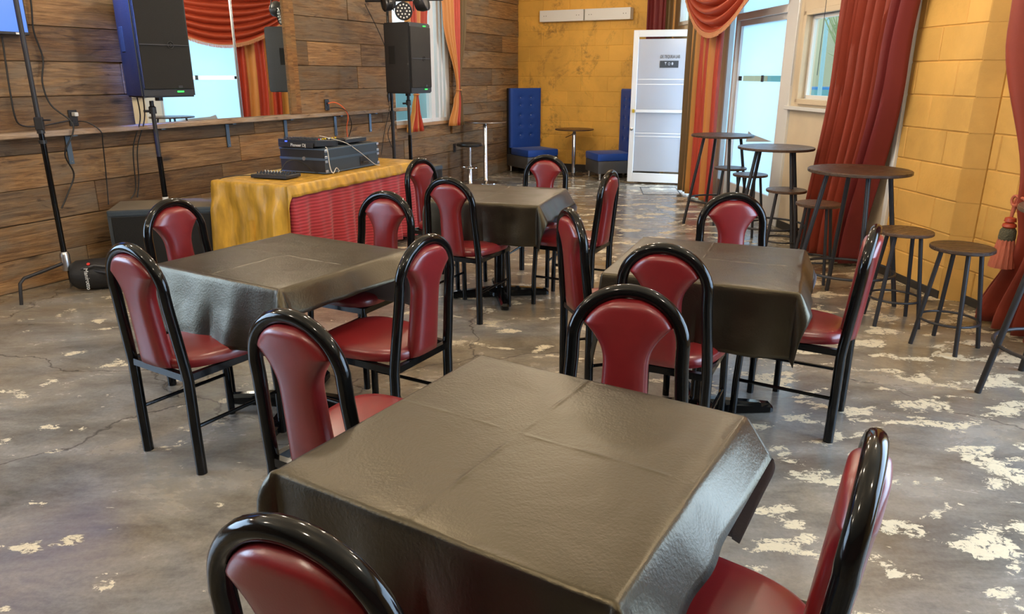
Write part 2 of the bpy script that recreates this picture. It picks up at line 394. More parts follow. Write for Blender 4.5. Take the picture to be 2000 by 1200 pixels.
def sroot(name, F, a, label, cat):
    o = bpy.data.objects.new(name, None); COL.objects.link(o); o.location = (F[0], F[1], 0); o.rotation_euler = (0, 0, a); return struct(o, label, cat)
def dup(root, loc, rz, label, group=None):
    r = root.copy(); COL.objects.link(r); r.location = loc; r.rotation_euler = (0, 0, rz); r['label'] = label
    if group: r['group'] = group
    for ch in list(root.children):
        c = ch.copy(); COL.objects.link(c); c.parent = r
        for g in list(ch.children):
            d = g.copy(); COL.objects.link(d); d.parent = c
    return r
def text(name, s, size, m, parent, M, ext=.001, align='CENTER', sx=1):
    cu = bpy.data.curves.new(name, 'FONT'); cu.body = s; cu.size = size; cu.extrude = ext; cu.align_x = align; cu.align_y = 'CENTER'; cu.space_character = 1.0
    o = bpy.data.objects.new(name, cu); COL.objects.link(o)
    me = o.to_mesh(); me2 = me.copy(); o.to_mesh_clear(); bpy.data.objects.remove(o)
    me2.transform(Matrix.Scale(sx, 4, (1, 0, 0))); me2.materials.clear(); me2.materials.append(m)
    q = bpy.data.objects.new(name, me2); COL.objects.link(q); q.parent = parent; q.matrix_local = M; return q
def smoothpath(pts, n=6):
    P = [Vector(p) for p in pts]; out = []
    for i in range(len(P)-1):
        p0, p1, p2, p3 = P[max(i-1, 0)], P[i], P[i+1], P[min(i+2, len(P)-1)]
        for k in range(n):
            t = k/n; out.append(.5*((2*p1) + (-p0+p2)*t + (2*p0-5*p1+4*p2-p3)*t*t + (-p0+3*p1-3*p2+p3)*t**3))
    out.append(P[-1]); return out

# ------------------------------------------------------------ setting
yN = -4.5
lx = lambda y: LW0[0] + (y-LW0[1])*cos(LWA)/sin(LWA)
wx = lambda y, off=0: WW0[0] + (y-WW0[1])*cos(WWA)/sin(WWA) + off
c_far = frame(BW0, BWA, 2.577)
poly = [(lx(yN)-.1, yN-.1), (wx(yN)+.35, yN-.1), (wx(5.0)+.35, 5.0), (c_far[0]+.05, c_far[1]+.03), (.02, 13.0)]
floor = struct(MB().prism(poly, -.06, 0).build('floor', M_floor), 'worn sealed grey concrete floor with cream flaked patches and cracks', 'floor')
struct(MB().prism(poly, CEIL, CEIL+.1).build('ceiling', M_ceil), 'plain warm painted ceiling', 'ceiling')

# --- timber wall
WL = sroot('wall_left', LW0, LWA, 'wall of reclaimed brown timber planks', 'wall')
win0, win1, wz0, wz1 = 4.72, 6.10, .93, 2.75
m = MB()
smin, smax = -11.3, 8.42
m.b2((smin, .03, 0), (-4.8, .15, CEIL)); m.b2((-1.95, .03, 0), (win0, .15, CEIL)); m.b2((-4.8, .03, 0), (-1.95, .15, .6)); m.b2((-4.8, .03, 2.6), (-1.95, .15, CEIL)); m.b2((win1, .03, 0), (smax, .15, CEIL)); m.b2((win0, .03, 0), (win1, .15, wz0)); m.b2((win0, .03, wz1), (win1, .15, CEIL))
m.build('wall_core', M_plank, WL)
seams = [0, .24, .49, .74, .99, 1.15, 1.40, 1.65, 1.90, 2.15, 2.40, 2.65, 2.90, CEIL-.01]
for i in range(len(seams)-1):
    z0, z1 = seams[i]+.002, seams[i+1]-.003
    s = -1.94
    while s < 8.28:
        L = random.choice([.9, 1.5, 2.1, 2.6, 3.2]) * random.uniform(.85, 1.1); e = min(s+L, 8.28)
        if 8.28-e < .35: e = 8.28
        iv = [(s, e)]
        if z1 > wz0+.02 and z0 < wz1-.02:
            iv = []
            if s < win0: iv.append((s, min(e, win0)))
            if e > win1: iv.append((max(s, win1), e))
        for a, b_ in iv:
            if b_-a < .05: continue
            pr = random.uniform(0, .010); tilt = random.uniform(-.002, .002)
            q = MB(); d = (b_-a-.003, .03+pr, z1-z0); q.box((0, 0, 0), d, 0, 0, .0035)
            o = q.build('plank', M_plank, WL, ((a+b_)/2, .015-pr/2, (z0+z1)/2)); o.rotation_euler = (0, tilt, 0)
        s = e
# window 1 in the timber wall
W1 = sroot('window_1', LW0, LWA, 'bright window with tied striped curtains in the timber wall', 'window')
m = MB(); m.b2((win0-.03, -.02, wz0-.035), (win1+.06, .14, wz0)); m.build('window_sill', M_sill, W1)
m = MB()
for a, b_ in ((win0, win0+.05), (5.62, 5.72), (5.80, 5.85), (5.90, 5.94), (win1-.10, win1)): m.b2((a, .03, wz0), (b_, .12, wz1), 0, .004)
for a, b_ in ((wz0, wz0+.05), (wz1-.05, wz1)): m.b2((win0, .035, a), (win1, .115, b_))
m.build('window_frame', M_white, W1)
m = MB(); m.b2((win0+.05, .075, wz0+.05), (5.62, .081, wz1-.05)); m.b2((5.72, .075, wz0+.05), (win1-.1, .081, wz1-.05)); m.build('pane', M_glass, W1)
# painted wall outside that window
gw = thing('garden_wall', 'pale cyan rendered wall with blue graffiti outside the left window', 'wall', frame(LW0, LWA, 5.2, 1.3, 0), LWA)
m = MB(); m.b2((-3.5, 0, -.1), (3.5, .15, 2.1)); m.build('wall_face', M_mural, gw)
for k in range(14):
    x = random.uniform(-1.0, 1.9); z = random.uniform(.55, 1.4); pts = []
    for j in range(6): pts.append((x + random.uniform(-.25, .25), -.01, z + (j-2.5)*.16 + random.uniform(-.05, .05)))
    MB().tube(smoothpath(pts, 4), .016, 6).build('graffiti_stroke', M_graf, gw)

# --- far wall of painted blocks
def blockwall(root, s0, s1, zt, bw, bh, mtl, ylocal, thick, holes=(), out=-1, z0=0, off0=0):
    """coursed blocks; face at ylocal"""
    meshes = {}
    row = 0; z = z0
    while z < zt-.01:
        z2 = min(z+bh, zt); s = s0 - (bw/2 if (row+off0) % 2 else 0)
        while s < s1-.01:
            a, b_ = max(s, s0), min(s+bw, s1)
            zc0, zc1 = z, z2
            for (h0, h1, hz0, hz1) in holes:
                if zc1 > hz0+.02 and zc0 < hz1-.02:
                    if a < h1 and b_ > h0:
                        if a < h0: b_ = min(b_, h0)
                        elif b_ > h1: a = max(a, h1)
                        else: a = b_
            if b_-a > .03:
                key = (round(b_-a, 3), round(z2-z, 3))
                if key not in meshes:
                    q = MB(); q.box((0, 0, 0), (b_-a-.006, thick, z2-z-.006), 0, 0, .006); o = q.build('block', mtl, root); meshes[key] = o
                else:
                    o = meshes[key].copy(); COL.objects.link(o); o.parent = root
                o.location = ((a+b_)/2, ylocal + random.uniform(0, .003), (z+z2)/2)
            s += bw
        z = z2; row += 1
WB = sroot('wall_far', BW0, BWA, 'mustard yellow painted block wall with dark stains', 'wall')
MB().b2((-.05, .007, 0), (2.70, .15, CEIL)).build('wall_core', M_block_far, WB)
blockwall(WB, .0, 2.6, CEIL-.005, .46, .235, M_block_far, .007, .014, z0=.12)
struct(MB().b2((.02, -.012, 0), (2.55, .03, .12), 0, .003).build('baseboard_far', M_blackbase, None, (BW0[0], BW0[1], 0), BWA), 'dark baseboard along the far yellow wall', 'baseboard')

# --- window wall
WR = sroot('wall_right', WW0, WWA, 'right wall of yellow blocks and cream panels with door and windows', 'wall')
m = MB()
MB().b2((.0, -.15, 0), (.745, -.007, CEIL)).build('wall_core', M_block, WR)
blockwall(WR, -.0, .745, CEIL-.005, .445, .235, M_block, -.007, .014, z0=.0, off0=1)
# return face and the set-back stretch nearer the camera
z = 0
while z < CEIL-.02:
    z2 = min(z+.235, CEIL-.005)
    q = MB(); q.prism([(.0005, .0), (-.0005, -.001), (-.0865, -.1105), (-.0865, -.30), (.0005, -.30)], z+.0015, z2-.0015); q.build('block', M_block, WR); z = z2
MB().prism([(-.006, -.012), (-.084, -.115), (-.084, -.32), (-.006, -.32)], 0, CEIL).build('wall_core', M_block, WR)
MB().b2((-1.5, -.34, 0), (-.087, -.122, CEIL)).build('wall_core', M_block, WR)
blockwall(WR, -1.5, -.087, CEIL-.005, .445, .235, M_block, -.122, .014)
m = MB()
m.b2((-5.3, -.34, 0), (-1.5, -.17, .45)); m.b2((-5.3, -.34, 2.55), (-1.5, -.17, CEIL)); m.b2((-10, -.34, 0), (-5.3, -.17, CEIL)); m.build('wall_panel', M_plaster, WR)
# cream part
H1 = dict(win=(1.30, 2.46, 1.33, 2.10))
m = MB()
m.b2((.80, -.12, 0), (1.30, -.02, 2.75)); m.b2((1.30, -.12, 0), (2.46, -.02, 1.33)); m.b2((1.30, -.12, 2.10), (2.46, -.02, 2.75)); m.b2((2.46, -.12, 0), (2.66, -.02, 2.75))
m.b2((.80, -.12, 2.75), (6.9, -.02, CEIL))
m.b2((2.66, -.12, 2.9), (6.9, -.02, CEIL))
m.b2((4.46, -.12, 0), (4.90, -.02, 2.75)); m.b2((5.82, -.12, 0), (6.9, -.02, 2.24)); m.b2((6.36, -.12, 2.24), (6.9, -.02, 2.75))
m.build('wall_panel', M_cream, WR)
T1_ = sroot('trim_1', WW0, WWA, 'narrow off-white upright strip between red curtain and yellow blocks', 'trim')
MB().b2((.748, -.05, 0), (.80, .02, CEIL), 0, .004).build('strip', M_white, T1_)
W2 = sroot('window_2', WW0, WWA, 'square window showing the street between door and red curtain', 'window')
m = MB(); a0, a1, b0, b1 = H1['win']
for lo, hi in (((a0, -.10, b0-.04), (a0+.05, .02, b1+.04)), ((a1, -.10, b0-.04), (a1+.05, .02, b1+.04)), ((a0, -.10, b1), (a1+.05, .02, b1+.05)), ((a0, -.10, b0-.05), (a1+.05, .02, b0))): m.b2(lo, hi, 0, .004)
m.build('window_frame', M_cream, W2)
MB().b2((a0-.02, -.02, b0-.11), (a1+.22, .045, b0-.075), 0, .004).build('window_sill', M_white, W2)
m = MB(); g = .035
for lo, hi in (((a0+.05, -.085, b0), (a0+.05+g, -.05, b1)), ((a1-g, -.085, b0), (a1, -.05, b1)), ((a0+.05, -.085, b1-g), (a1, -.05, b1)), ((a0+.05, -.085, b0), (a1, -.05, b0+g))): m.b2(lo, hi)
m.build('sash', M_white, W2)
MB().b2((a0+.05, -.07, b0), (a1, -.066, b1)).build('pane', M_glass, W2)
m = MB(); m.tube([(2.05, .05, 2.9), (2.06, .05, 1.55)], .003, 6); m.build('blind_cord', M_dark, W2)
m = MB(); m.tube([(2.60, .03, 2.35), (2.60, .03, 1.45)], .004, 6); m.build('chain_cord', M_steel, W2)
D1_ = sroot('door_1', WW0, WWA, 'frosted glass door with white frame and transom behind the bar tables', 'door')
m = MB()
m.b2((2.66, -.13, 0), (2.89, .01, 2.9), 0, .005); m.b2((4.18, -.13, 0), (4.23, .0, 2.9), 0, .005); m.b2((4.41, -.13, 0), (4.46, .0, 2.9), 0, .005); m.b2((4.23, -.12, 0), (4.41, -.01, .28)); m.b2((4.23, -.12, 2.83), (4.41, -.01, 2.9))
m.b2((2.89, -.13, 2.16), (4.18, .01, 2.24), 0, .004); m.b2((2.89, -.13, 2.83), (4.18, .01, 2.9)); m.b2((2.89, -.11, 0), (4.18, -.01, .06))
m.build('door_frame', M_white, D1_)
m = MB(); m.b2((2.90, -.09, .06), (4.17, -.03, .28), 0, .004); m.b2((2.90, -.09, 2.10), (4.17, -.03, 2.16), 0, .003); m.b2((2.90, -.09, .28), (2.925, -.03, 2.10)); m.b2((4.13, -.09, .28), (4.17, -.03, 2.10)); m.build('leaf_frame', M_white, D1_)
m = MB(); m.b2((2.925, -.065, .28), (4.13, -.058, 1.485)); m.b2((2.925, -.065, 1.545), (4.13, -.058, 2.10)); m.build('frosted_pane', M_frost, D1_)
MB().b2((2.925, -.065, 1.485), (4.13, -.060, 1.545)).build('clear_strip', M_glass, D1_)
m = MB(); m.b2((3.45, -.062, 1.48), (3.50, -.05, 1.55)); m.b2((4.06, -.062, 1.49), (4.13, -.05, 1.54)); m.build('strip_label', M_dprint, D1_)
MB().b2((2.89, -.065, 2.24), (4.18, -.058, 2.83)).build('transom_pane', M_frost, D1_); MB().b2((4.23, -.065, .28), (4.41, -.058, 2.83)).build('side_pane', M_frost, D1_)
m = MB(); m.add([(3.05, -.05, .86), (3.75, -.05, .80), (3.60, -.05, .90), (3.70, -.05, .93)], [(0, 1, 3, 2)]); m.build('peeling_film', M_lprint, D1_)
# doorway with the open leaf
D2_ = sroot('door_2', WW0, WWA, 'open doorway frame behind the striped curtain', 'door')
m = MB(); m.b2((4.90, -.13, 0), (4.96, .01, 2.9), 0, .004); m.b2((5.76, -.13, 0), (5.82, .01, 2.9), 0, .004); m.b2((4.96, -.13, 2.17), (5.76, .01, 2.24)); m.b2((4.96, -.13, 2.84), (5.76, .01, 2.9)); m.build('door_frame', M_white, D2_)
MB().b2((4.96, -.065, 2.24), (5.76, -.058, 2.84)).build('transom_pane', M_glass, D2_)
W3 = sroot('window_3', WW0, WWA, 'small high white-framed window above the open door', 'window')
m = MB(); m.b2((5.82, -.1, 2.24), (5.88, .015, 2.75)); m.b2((6.30, -.1, 2.24), (6.36, .015, 2.75)); m.b2((5.88, -.1, 2.24), (6.30, .015, 2.29)); m.b2((5.88, -.1, 2.70), (6.30, .015, 2.75)); m.build('window_frame', M_white, W3)
MB().b2((5.88, -.065, 2.29), (6.30, -.058, 2.70)).build('pane', M_glass, W3)
B1_ = sroot('baseboard_right', WW0, WWA, 'low dark baseboard along the right wall', 'baseboard')
m = MB(); m.b2((.0, 0, 0), (.745, .010, .06), 0, .003); m.b2((-1.5, -.115, 0), (-.09, -.105, .06), 0, .003); m.b2((.80, -.02, 0), (2.66, -.006, .08)); m.build('board', M_blackbase, B1_)
# wall behind the camera with windows
WN = struct(bpy.data.objects.new('wall_near', None), 'plain dark wall behind the viewpoint', 'wall'); COL.objects.link(WN)
m = MB(); X0, X1 = lx(yN)-.1, wx(yN)+.3
m.b2((X0, yN-.12, 0), (X1, yN, CEIL)); m.build('wall_core', M_nearwall, WN)

# ------------------------------------------------------------ outdoors
g = tag(MB().b2((-30, -25, -.20), (45, 60, -.12)).build('pavement', M_asph), 'pale pavement outside the building', 'ground'); g['kind'] = 'structure'
bl = thing('stucco_building', 'pale yellow stucco building with arched window across the street', 'building', (11.5, 26, -.12), R(-22))
m = MB(); m.b2((-7, 0, 0), (7, 6, 9)); m.build('wall_face', M_fac, bl)
for (x, z, ww, hh) in ((-2.0, 3.3, .9, 1.3), (.2, 3.3, .9, 1.3), (2.4, 3.3, .9, 1.3), (-2.0, 5.6, .9, 1.3), (.2, 5.6, .9, 1.3), (2.4, 5.6, .9, 1.3)):
    f_ = MB().b2((x-ww/2-.06, -.08, z-.06), (x+ww/2+.06, -.01, z+hh+.06)).build('window_surround', M_white, bl); MB().b2((x-ww/2, -.10, z), (x+ww/2, -.081, z+hh)).build('pane', M_facg, f_)
for x in (-2.0, 1.2):
    pl = [(x-.65, 0), (x+.65, 0), (x+.65, 1.9)] + [(x+.65*cos(a), 1.9+.65*sin(a)) for a in [pi*k/12 for k in range(1, 12)]] + [(x-.65, 1.9)]
    MB().prism(pl, 0, .08, 0, Matrix.Translation((0, -.01, 0)) @ Matrix.Rotation(R(90), 4, 'X')).build('arched_window', M_facg, bl)
tag(MB().tube([(8.25, 20.3, -.12), (8.12, 20.3, 7)], .055, 10).build('street_pole', M_pole), 'teal street pole in front of the stucco building', 'pole')
tr = thing('bare_tree', 'bare spring tree beyond the small window', 'tree', (7.7, 17.2, -.12))
m = MB(); random.seed(3)
m.tube([(0, 0, 0), (.05, 0, 1.2), (0, 0, 2.2)], [.12, .09, .07], 8); m.build('trunk', M_tree, tr)
m = MB()
for k in range(70):
    a = random.uniform(0, 2*pi); z0 = random.uniform(1.0, 2.3); L = random.uniform(.6, 2.2); e = (cos(a)*L*.5, sin(a)*L*.5, z0+L*.9)
    m.tube([(0, 0, z0), (e[0]*.4, e[1]*.4, z0+L*.35), e], [.03, .018, .006], 5)
    for j in range(4):
        t_ = random.uniform(.3, 1); p = [e[0]*t_, e[1]*t_, z0+L*.9*t_]; m.tube([p, (p[0]+random.uniform(-.3, .3), p[1]+random.uniform(-.3, .3), p[2]+random.uniform(.1, .45))], [.01, .004], 4)
o = m.build('twigs', M_tree, tr); o['kind'] = 'stuff'
car = thing('parked_car', 'blue car parked across the street below the arched window', 'car', (9.0, 22.3, -.12), R(-22))
m = MB(); prof = [(-2.1, .35), (-2.1, .75), (-1.6, .9), (-1.0, .95), (-.5, 1.35), (.9, 1.35), (1.4, .98), (2.0, .85), (2.1, .6), (2.1, .35)]
m.prism([(x, z) for x, z in prof], -.8, .8, 0, Matrix.Rotation(R(90), 4, 'X')); m.build('body', M_car, car)
for x in (-1.3, 1.3):
    for y in (-.8, .8): MB().lathe([(.0, -.1), (.32, -.1), (.32, .1), (0, .1)], 20, M=Matrix.Translation((x, y, .32)) @ Matrix.Rotation(R(90), 4, 'X')).build('wheel', M_tyre, car)
MB().b2((-.75, -.82, 1.0), (1.1, -.79, 1.28)).build('side_window', M_facg, car)

# ------------------------------------------------------------ ceiling lamps
lampmesh = None
for k, (x, y) in enumerate(LAMPS):
    if lampmesh is None:
        L0 = thing('ceiling_lamp', 'small glowing pendant bulb lamp hanging from the ceiling', 'lamp', (x, y, CEIL), 0, 'ceiling lamps')
        MB().lathe([(.05, 0), (.05, -.02), (.008, -.03), (.008, -.36), (.03, -.37), (.03, -.40)], 20).build('stem', M_lampw, L0)
        MB().lathe([(0, -.50), (.03, -.493), (.05, -.465), (.055, -.44), (.045, -.41), (.03, -.40)], 20).build('bulb', M_bulb, L0); lampmesh = L0
    else: dup(L0, (x, y, CEIL), 0, 'small glowing pendant bulb lamp hanging from the ceiling', 'ceiling lamps')
    l = bpy.data.lights.new('lamp_light', 'POINT'); l.energy = 23; l.color = LAMPC; l.shadow_soft_size = .05
    o = bpy.data.objects.new('lamp_light', l); COL.objects.link(o); o.location = (x, y, CEIL-.57)

# ------------------------------------------------------------ wall fittings
led = tag(MB().b2((-1.6, -.125, 1.115), (4.88, 0, 1.155), 0, .005).build('wall_ledge', M_ledge, None, (LW0[0], LW0[1], 0), LWA), 'long rough timber drink ledge fixed along the plank wall', 'shelf')
b0_ = None
for k, s in enumerate((.34, 1.13, 1.92, 2.70, 3.50, 4.15)):
    lab = ['blue-grey steel bracket under the ledge beside the tall black stand', 'blue-grey ledge bracket beside the left loudspeaker pole', 'blue-grey ledge bracket left of the flight case', 'blue-grey ledge bracket above the left half of the flight case',
           'blue-grey ledge bracket beside the orange cord', 'blue-grey ledge bracket nearest the right loudspeaker'][k]
    if b0_ is None:
        b0_ = thing('shelf_bracket', lab, 'bracket', frame(LW0, LWA, s), LWA, 'steel brackets under the timber ledge')
        MB().b2((-.02, -.017, .89), (.02, -.009, 1.113)).build('upright', M_bracket, b0_); MB().b2((-.02, -.115, 1.105), (.02, -.017, 1.1135)).build('arm', M_bracket, b0_)
        MB().b2((-.004, -.022, .905), (.004, -.017, .913)).build('screw', M_steel, b0_)
    else: dup(b0_, frame(LW0, LWA, s), LWA, lab)
# mirror in two sheets + golden timber trim
mi = thing('wall_mirror', 'wide wall mirror reflecting the curtained door', 'mirror', frame(LW0, LWA, 0), LWA)
MB().box((0, 0, 0), (1.19, .006, 1.84)).build('mirror_sheet', M_mirror, mi, (1.525, -.024, 2.078), R(.8))
MB().box((0, 0, 0), (.67, .006, 1.84)).build('mirror_sheet', M_mirror, mi, (2.455, -.026, 2.078), R(1.0))
MB().b2((2.116, -.034, 1.158), (2.122, -.012, 3.0)).build('joint_strip', M_steel, mi)
tr2 = thing('timber_trim', 'golden brown timber trim boards at the right edge of the mirror', 'trim', frame(LW0, LWA, 0), LWA)
MB().b2((2.79, -.045, 1.158), (2.865, -.012, 3.1), 0, .003).build('board', M_wtrim, tr2); MB().b2((2.868, -.035, 1.158), (2.945, -.012, 3.1), 0, .003).build('board', M_wtrim, tr2)
# outlets
def outlet(s, z, lab, ww=.07, hh=.12):
    t_ = thing('wall_outlet', lab, 'outlet', frame(LW0, LWA, s, 0, z), LWA, 'black outlets on the plank wall')
    MB().box((0, -.014, 0), (ww, .01, hh), 0, 0, .003).build('cover_plate', M_blk, t_)
    for dz in (-.028, .028): MB().box((0, -.021, dz), (.034, .006, .030), 0, 0, .002).build('socket', M_dark, t_)
    return t_
outlet(.415, 1.235, 'black outlet with plugs above the ledge beside the tall stand'); MB().box((.0, -.04, .028), (.03, .05, .03), 0, 0, .004).build('plug', M_knob, bpy.data.objects['wall_outlet'])
outlet(3.38, 1.235, 'black outlet with the orange cord plugged in')
outlet(4.58, 1.30, 'black outlet between the two speaker stand poles')
outlet(6.13, .53, 'black outlet low on the wall beside the chrome stool')
# television
tv = thing('television', 'wall television showing plain blue at the left edge', 'television', frame(LW0, LWA, 0, 0, 0), LWA)
MB().b2((-1.15, -.10, 1.82), (.15, -.055, 2.58), 0, .006).build('casing', M_blk, tv); MB().b2((-1.135, -.103, 1.842), (.137, -.1, 2.565)).build('screen', M_screen, tv)
MB().b2((-.7, -.055, 2.0), (-.3, 0, 2.4)).build('wall_mount', M_blk, tv); MB().b2((.05, -.104, 1.825), (.11, -.1005, 1.838)).build('badge', M_wprint, tv)
# white boards on far wall
for k, (a, b_, lab) in enumerate(((.47, 1.225, 'left of the two white boards high on the yellow wall'), (1.245, 1.99, 'right of the two white boards high on the yellow wall'))):
    t_ = thing('wall_board', lab, 'board', frame(BW0, BWA, (a+b_)/2, 0, 2.455), BWA, 'white boards high on the yellow wall')
    MB().box((0, -.075, 0), (b_-a, .15, .17), 0, 0, .004).build('box_board', M_white, t_)
    for x in (-.3, -.26, .26, .3): MB().lathe([(0, 0), (.006, 0), (.006, .003), (0, .003)], 8, M=Matrix.Translation((x, -.15, .0)) @ Matrix.Rotation(R(90), 4, 'X')).build('screw', M_iron, t_)

# ------------------------------------------------------------ curtains
def curtain(name, label, F, a, rows, nf, mats, stripes, tie=None, lining=None, nz=40, seed=1):
    """rows: (z, (x0,y0), (x1,y1), amp) from top to bottom in the wall frame"""
    rnd = random.Random(seed); ph = [rnd.uniform(0, 6.28) for _ in range(4)]
    t_ = thing(name, label, 'curtain', (F[0], F[1], 0), a)
    N = nf*10; grid = []
    zs = [rows[0][0] + (rows[-1][0]-rows[0][0])*i/nz for i in range(nz+1)]
    for z in zs:
        for i in range(len(rows)-1):
            if rows[i][0] >= z >= rows[i+1][0]-1e-9: break
        r0, r1 = rows[i], rows[i+1]; t = (r0[0]-z)/(r0[0]-r1[0]); t = t*t*(3-2*t)
        A = [r0[1][k]*(1-t)+r1[1][k]*t for k in (0, 1)]; B = [r0[2][k]*(1-t)+r1[2][k]*t for k in (0, 1)]; amp = r0[3]*(1-t)+r1[3]*t
        dx, dy = B[0]-A[0], B[1]-A[1]; L = hypot(dx, dy); nx, ny = -dy/L, dx/L; row = []
        for k in range(N+1):
            u = k/N; wv = u + .025*sin(6.28*u*2+ph[0]) + .012*sin(z*1.3+ph[1]+u*9)
            f = sin(2*pi*nf*wv) + .35*sin(2*pi*nf*.5*wv+ph[2]) ; f = math.copysign(abs(f)**.8, f)
            o_ = amp*f; row.append((A[0]+dx*u+nx*o_, A[1]+dy*u+ny*o_ , z))
        grid.append(row)
    m = MB(); cut = []
    for k in range(N):
        u = (k+.5)/N; mi = 0
        for e, q in stripes:
            if u <= e: mi = q; break
        cut.append(mi)
    m.grid(grid, cmat=lambda k, i: cut[k]); o = m.build('drape', mats, t_, sharp=80, solid=.004)
    return t_
# left window pair
st = [(.30, 0), (.55, 1), (.72, 0), (1, 2)]
cL = curtain('striped_curtain', 'tied red and orange curtain hanging behind the right loudspeaker', LW0, LWA,
    [(3.0, (4.75, -.08), (5.60, -.08), .02), (2.2, (4.88, -.09), (5.38, -.09), .02), (1.32, (5.00, -.11), (5.07, -.11), .012), (1.15, (4.95, -.11), (5.09, -.11), .02), (.84, (4.82, -.11), (5.17, -.11), .03)], 6, [M_scarlet, M_orange, M_goldc], [(.18, 2), (.5, 0), (.72, 1), (1, 0)], seed=4)
MB().tube([(5.035+.05*cos(a), -.11+.035*sin(a), 1.31) for a in [2*pi*k/16 for k in range(16)]], .008, 6, closed=True).build('tie_band', M_orange, cL)
cR = curtain('striped_curtain', 'tied orange, scarlet and brown curtain right of the left window', LW0, LWA,
    [(3.0, (5.70, -.08), (6.52, -.08), .02), (2.3, (5.78, -.09), (6.42, -.09), .02), (1.36, (6.08, -.11), (6.17, -.11), .012), (1.2, (6.0, -.11), (6.22, -.11), .02), (.86, (5.86, -.11), (6.22, -.11), .03)], 6, [M_orange, M_scarlet, M_brownc], [(.42, 0), (.68, 1), (1, 2)], seed=9)
MB().tube([(6.125+.06*cos(a), -.11+.035*sin(a), 1.35) for a in [2*pi*k/16 for k in range(16)]], .008, 6, closed=True).build('tie_band', M_orange, cR)
# window wall curtains
curtain('striped_curtain', 'long gold, brown and scarlet striped curtain beside the open door', WW0, WWA,
    [(2.95, (4.02, .20), (5.30, .20), .035), (1.5, (4.05, .22), (5.25, .22), .04), (.03, (4.02, .22), (5.22, .22), .045)], 9, [M_scarlet, M_goldc, M_brownc, M_orange],
    [(.16, 0), (.27, 3), (.40, 0), (.47, 3), (.60, 0), (.74, 1), (.80, 2), (.90, 1), (.95, 2), (1, 1)], seed=2)
curtain('velvet_curtain', 'tall rust red velvet curtain hanging behind the nearest bar table', WW0, WWA,
    [(3.1, (.42, .16), (1.46, .20), .075), (1.6, (.64, .17), (1.46, .22), .08), (.03, (.92, .17), (1.62, .25), .08)], 9, [M_velvet, M_brownc, M_velvetb], [(.16, 2), (.91, 0), (1, 1)], nz=40, seed=5)  # right-hand strip in darker velvet paints in the shade of its deep folds
c3 = curtain('velvet_curtain', 'red velvet curtain tied back with a tassel at the right edge', WW0, WWA,
    [(3.1, (-1.6, .27), (-.36, .27), .05), (1.8, (-1.6, .25), (-.44, .25), .05), (.86, (-1.15, .16), (-.70, .16), .03), (.60, (-1.3, .08), (-.66, .08), .04), (.02, (-1.5, .06), (-.40, .06), .06)], 7, [M_velvet], [(1, 0)], seed=6)
curtain('velvet_curtain', 'short burgundy and gold curtain above the open door in the corner', WW0, WWA,
    [(3.1, (6.15, .12), (6.55, .42), .03), (1.2, (6.15, .12), (6.55, .42), .03)], 6, [M_velvetb, M_brownc, M_goldc], [(.15, 2), (.35, 1), (1, 0)], seed=8)
# swag with fringe
sw = thing('curtain_swag', 'draped terracotta satin swag with gold fringe above the glass door', 'curtain', (WW0[0], WWA and WW0[1], 0), WWA)
SA, SB, ST, SD = 2.40, 5.32, 2.86, .84
grid = []; NV = 84
for i in range(NV+1):
    v = i/NV; row = []
    for k in range(61):
        u = k/60; dr = SD*(1-(2*u-1)**2)**1.0; sh = 4*u*(1-u)
        fold = abs(sin(pi*7.5*v+.3*sin(4*u)))**.7
        row.append((SA+(SB-SA)*u, .30 + (.02+.11*fold)*sh**.5 + .05*sh*sin(pi*v), ST - dr*v - .01))
    grid.append(row)
MB().grid(grid).build('swag_drape', M_swag, sw, sharp=80, solid=.004)
m = MB()
for k in range(330):
    u = (k+.5)/330; x = SA+(SB-SA)*u; dr = SD*(1-(2*u-1)**2); z = ST-dr-.01; y = .30+.13*(4*u*(1-u))**.5+.006
    m.tube([(x, y, z+.005), (x+random.uniform(-.004, .004), y+random.uniform(-.004, .004), z-.045-random.uniform(0, .01))], [.003, .0045], 5)
m.tube([(SA+(SB-SA)*k/60, .306+.13*(4*(k/60)*(1-k/60))**.5, ST-SD*(1-(2*k/60-1)**2)-.012) for k in range(61)], .007, 6)
o = m.build('fringe', M_fringe, sw); o['kind'] = 'stuff'
# tassel tieback
ts = thing('curtain_tassel', 'coral tassel tieback hanging beside the yellow wall', 'tassel', frame(WW0, WWA, -.665, .13, 0), WWA)
m = MB(); m.tube(smoothpath([(-.30, .05, .80), (-.1, .04, .86), (-.03, .0, .84), (0, 0, .72)]), .009, 8); m.tube(smoothpath([(-.30, .02, .82), (-.1, .02, .88), (-.01, .0, .83), (0, 0, .72)]), .009, 8)
m.tube([(-.02+.03*cos(a), .01, .83+.03*sin(a)) for a in [2*pi*k/14 for k in range(14)]], .009, 6, closed=True); m.build('cord', M_tassel, ts)
MB().lathe([(.006, .73), (.03, .722), (.034, .70), (.02, .695), (.036, .685), (.04, .67), (.03, .66)], 20).build('cap', M_swag, ts)
MB().lathe([(.034, .66), (.044, .645), (.047, .60), (.044, .585)], 20).build('band', M_tasseld, ts)
m = MB(); n = 28; grid = []
for i in range(7):
    z = .59-.175*i/6; rr = .044+.026*(i/6)
    grid.append([((rr+.003*((k % 2)*2-1))*cos(2*pi*k/n), (rr+.003*((k % 2)*2-1))*sin(2*pi*k/n), z) for k in range(n)])
m.grid(grid, closed=True); m.build('skirt', M_tassel, ts)

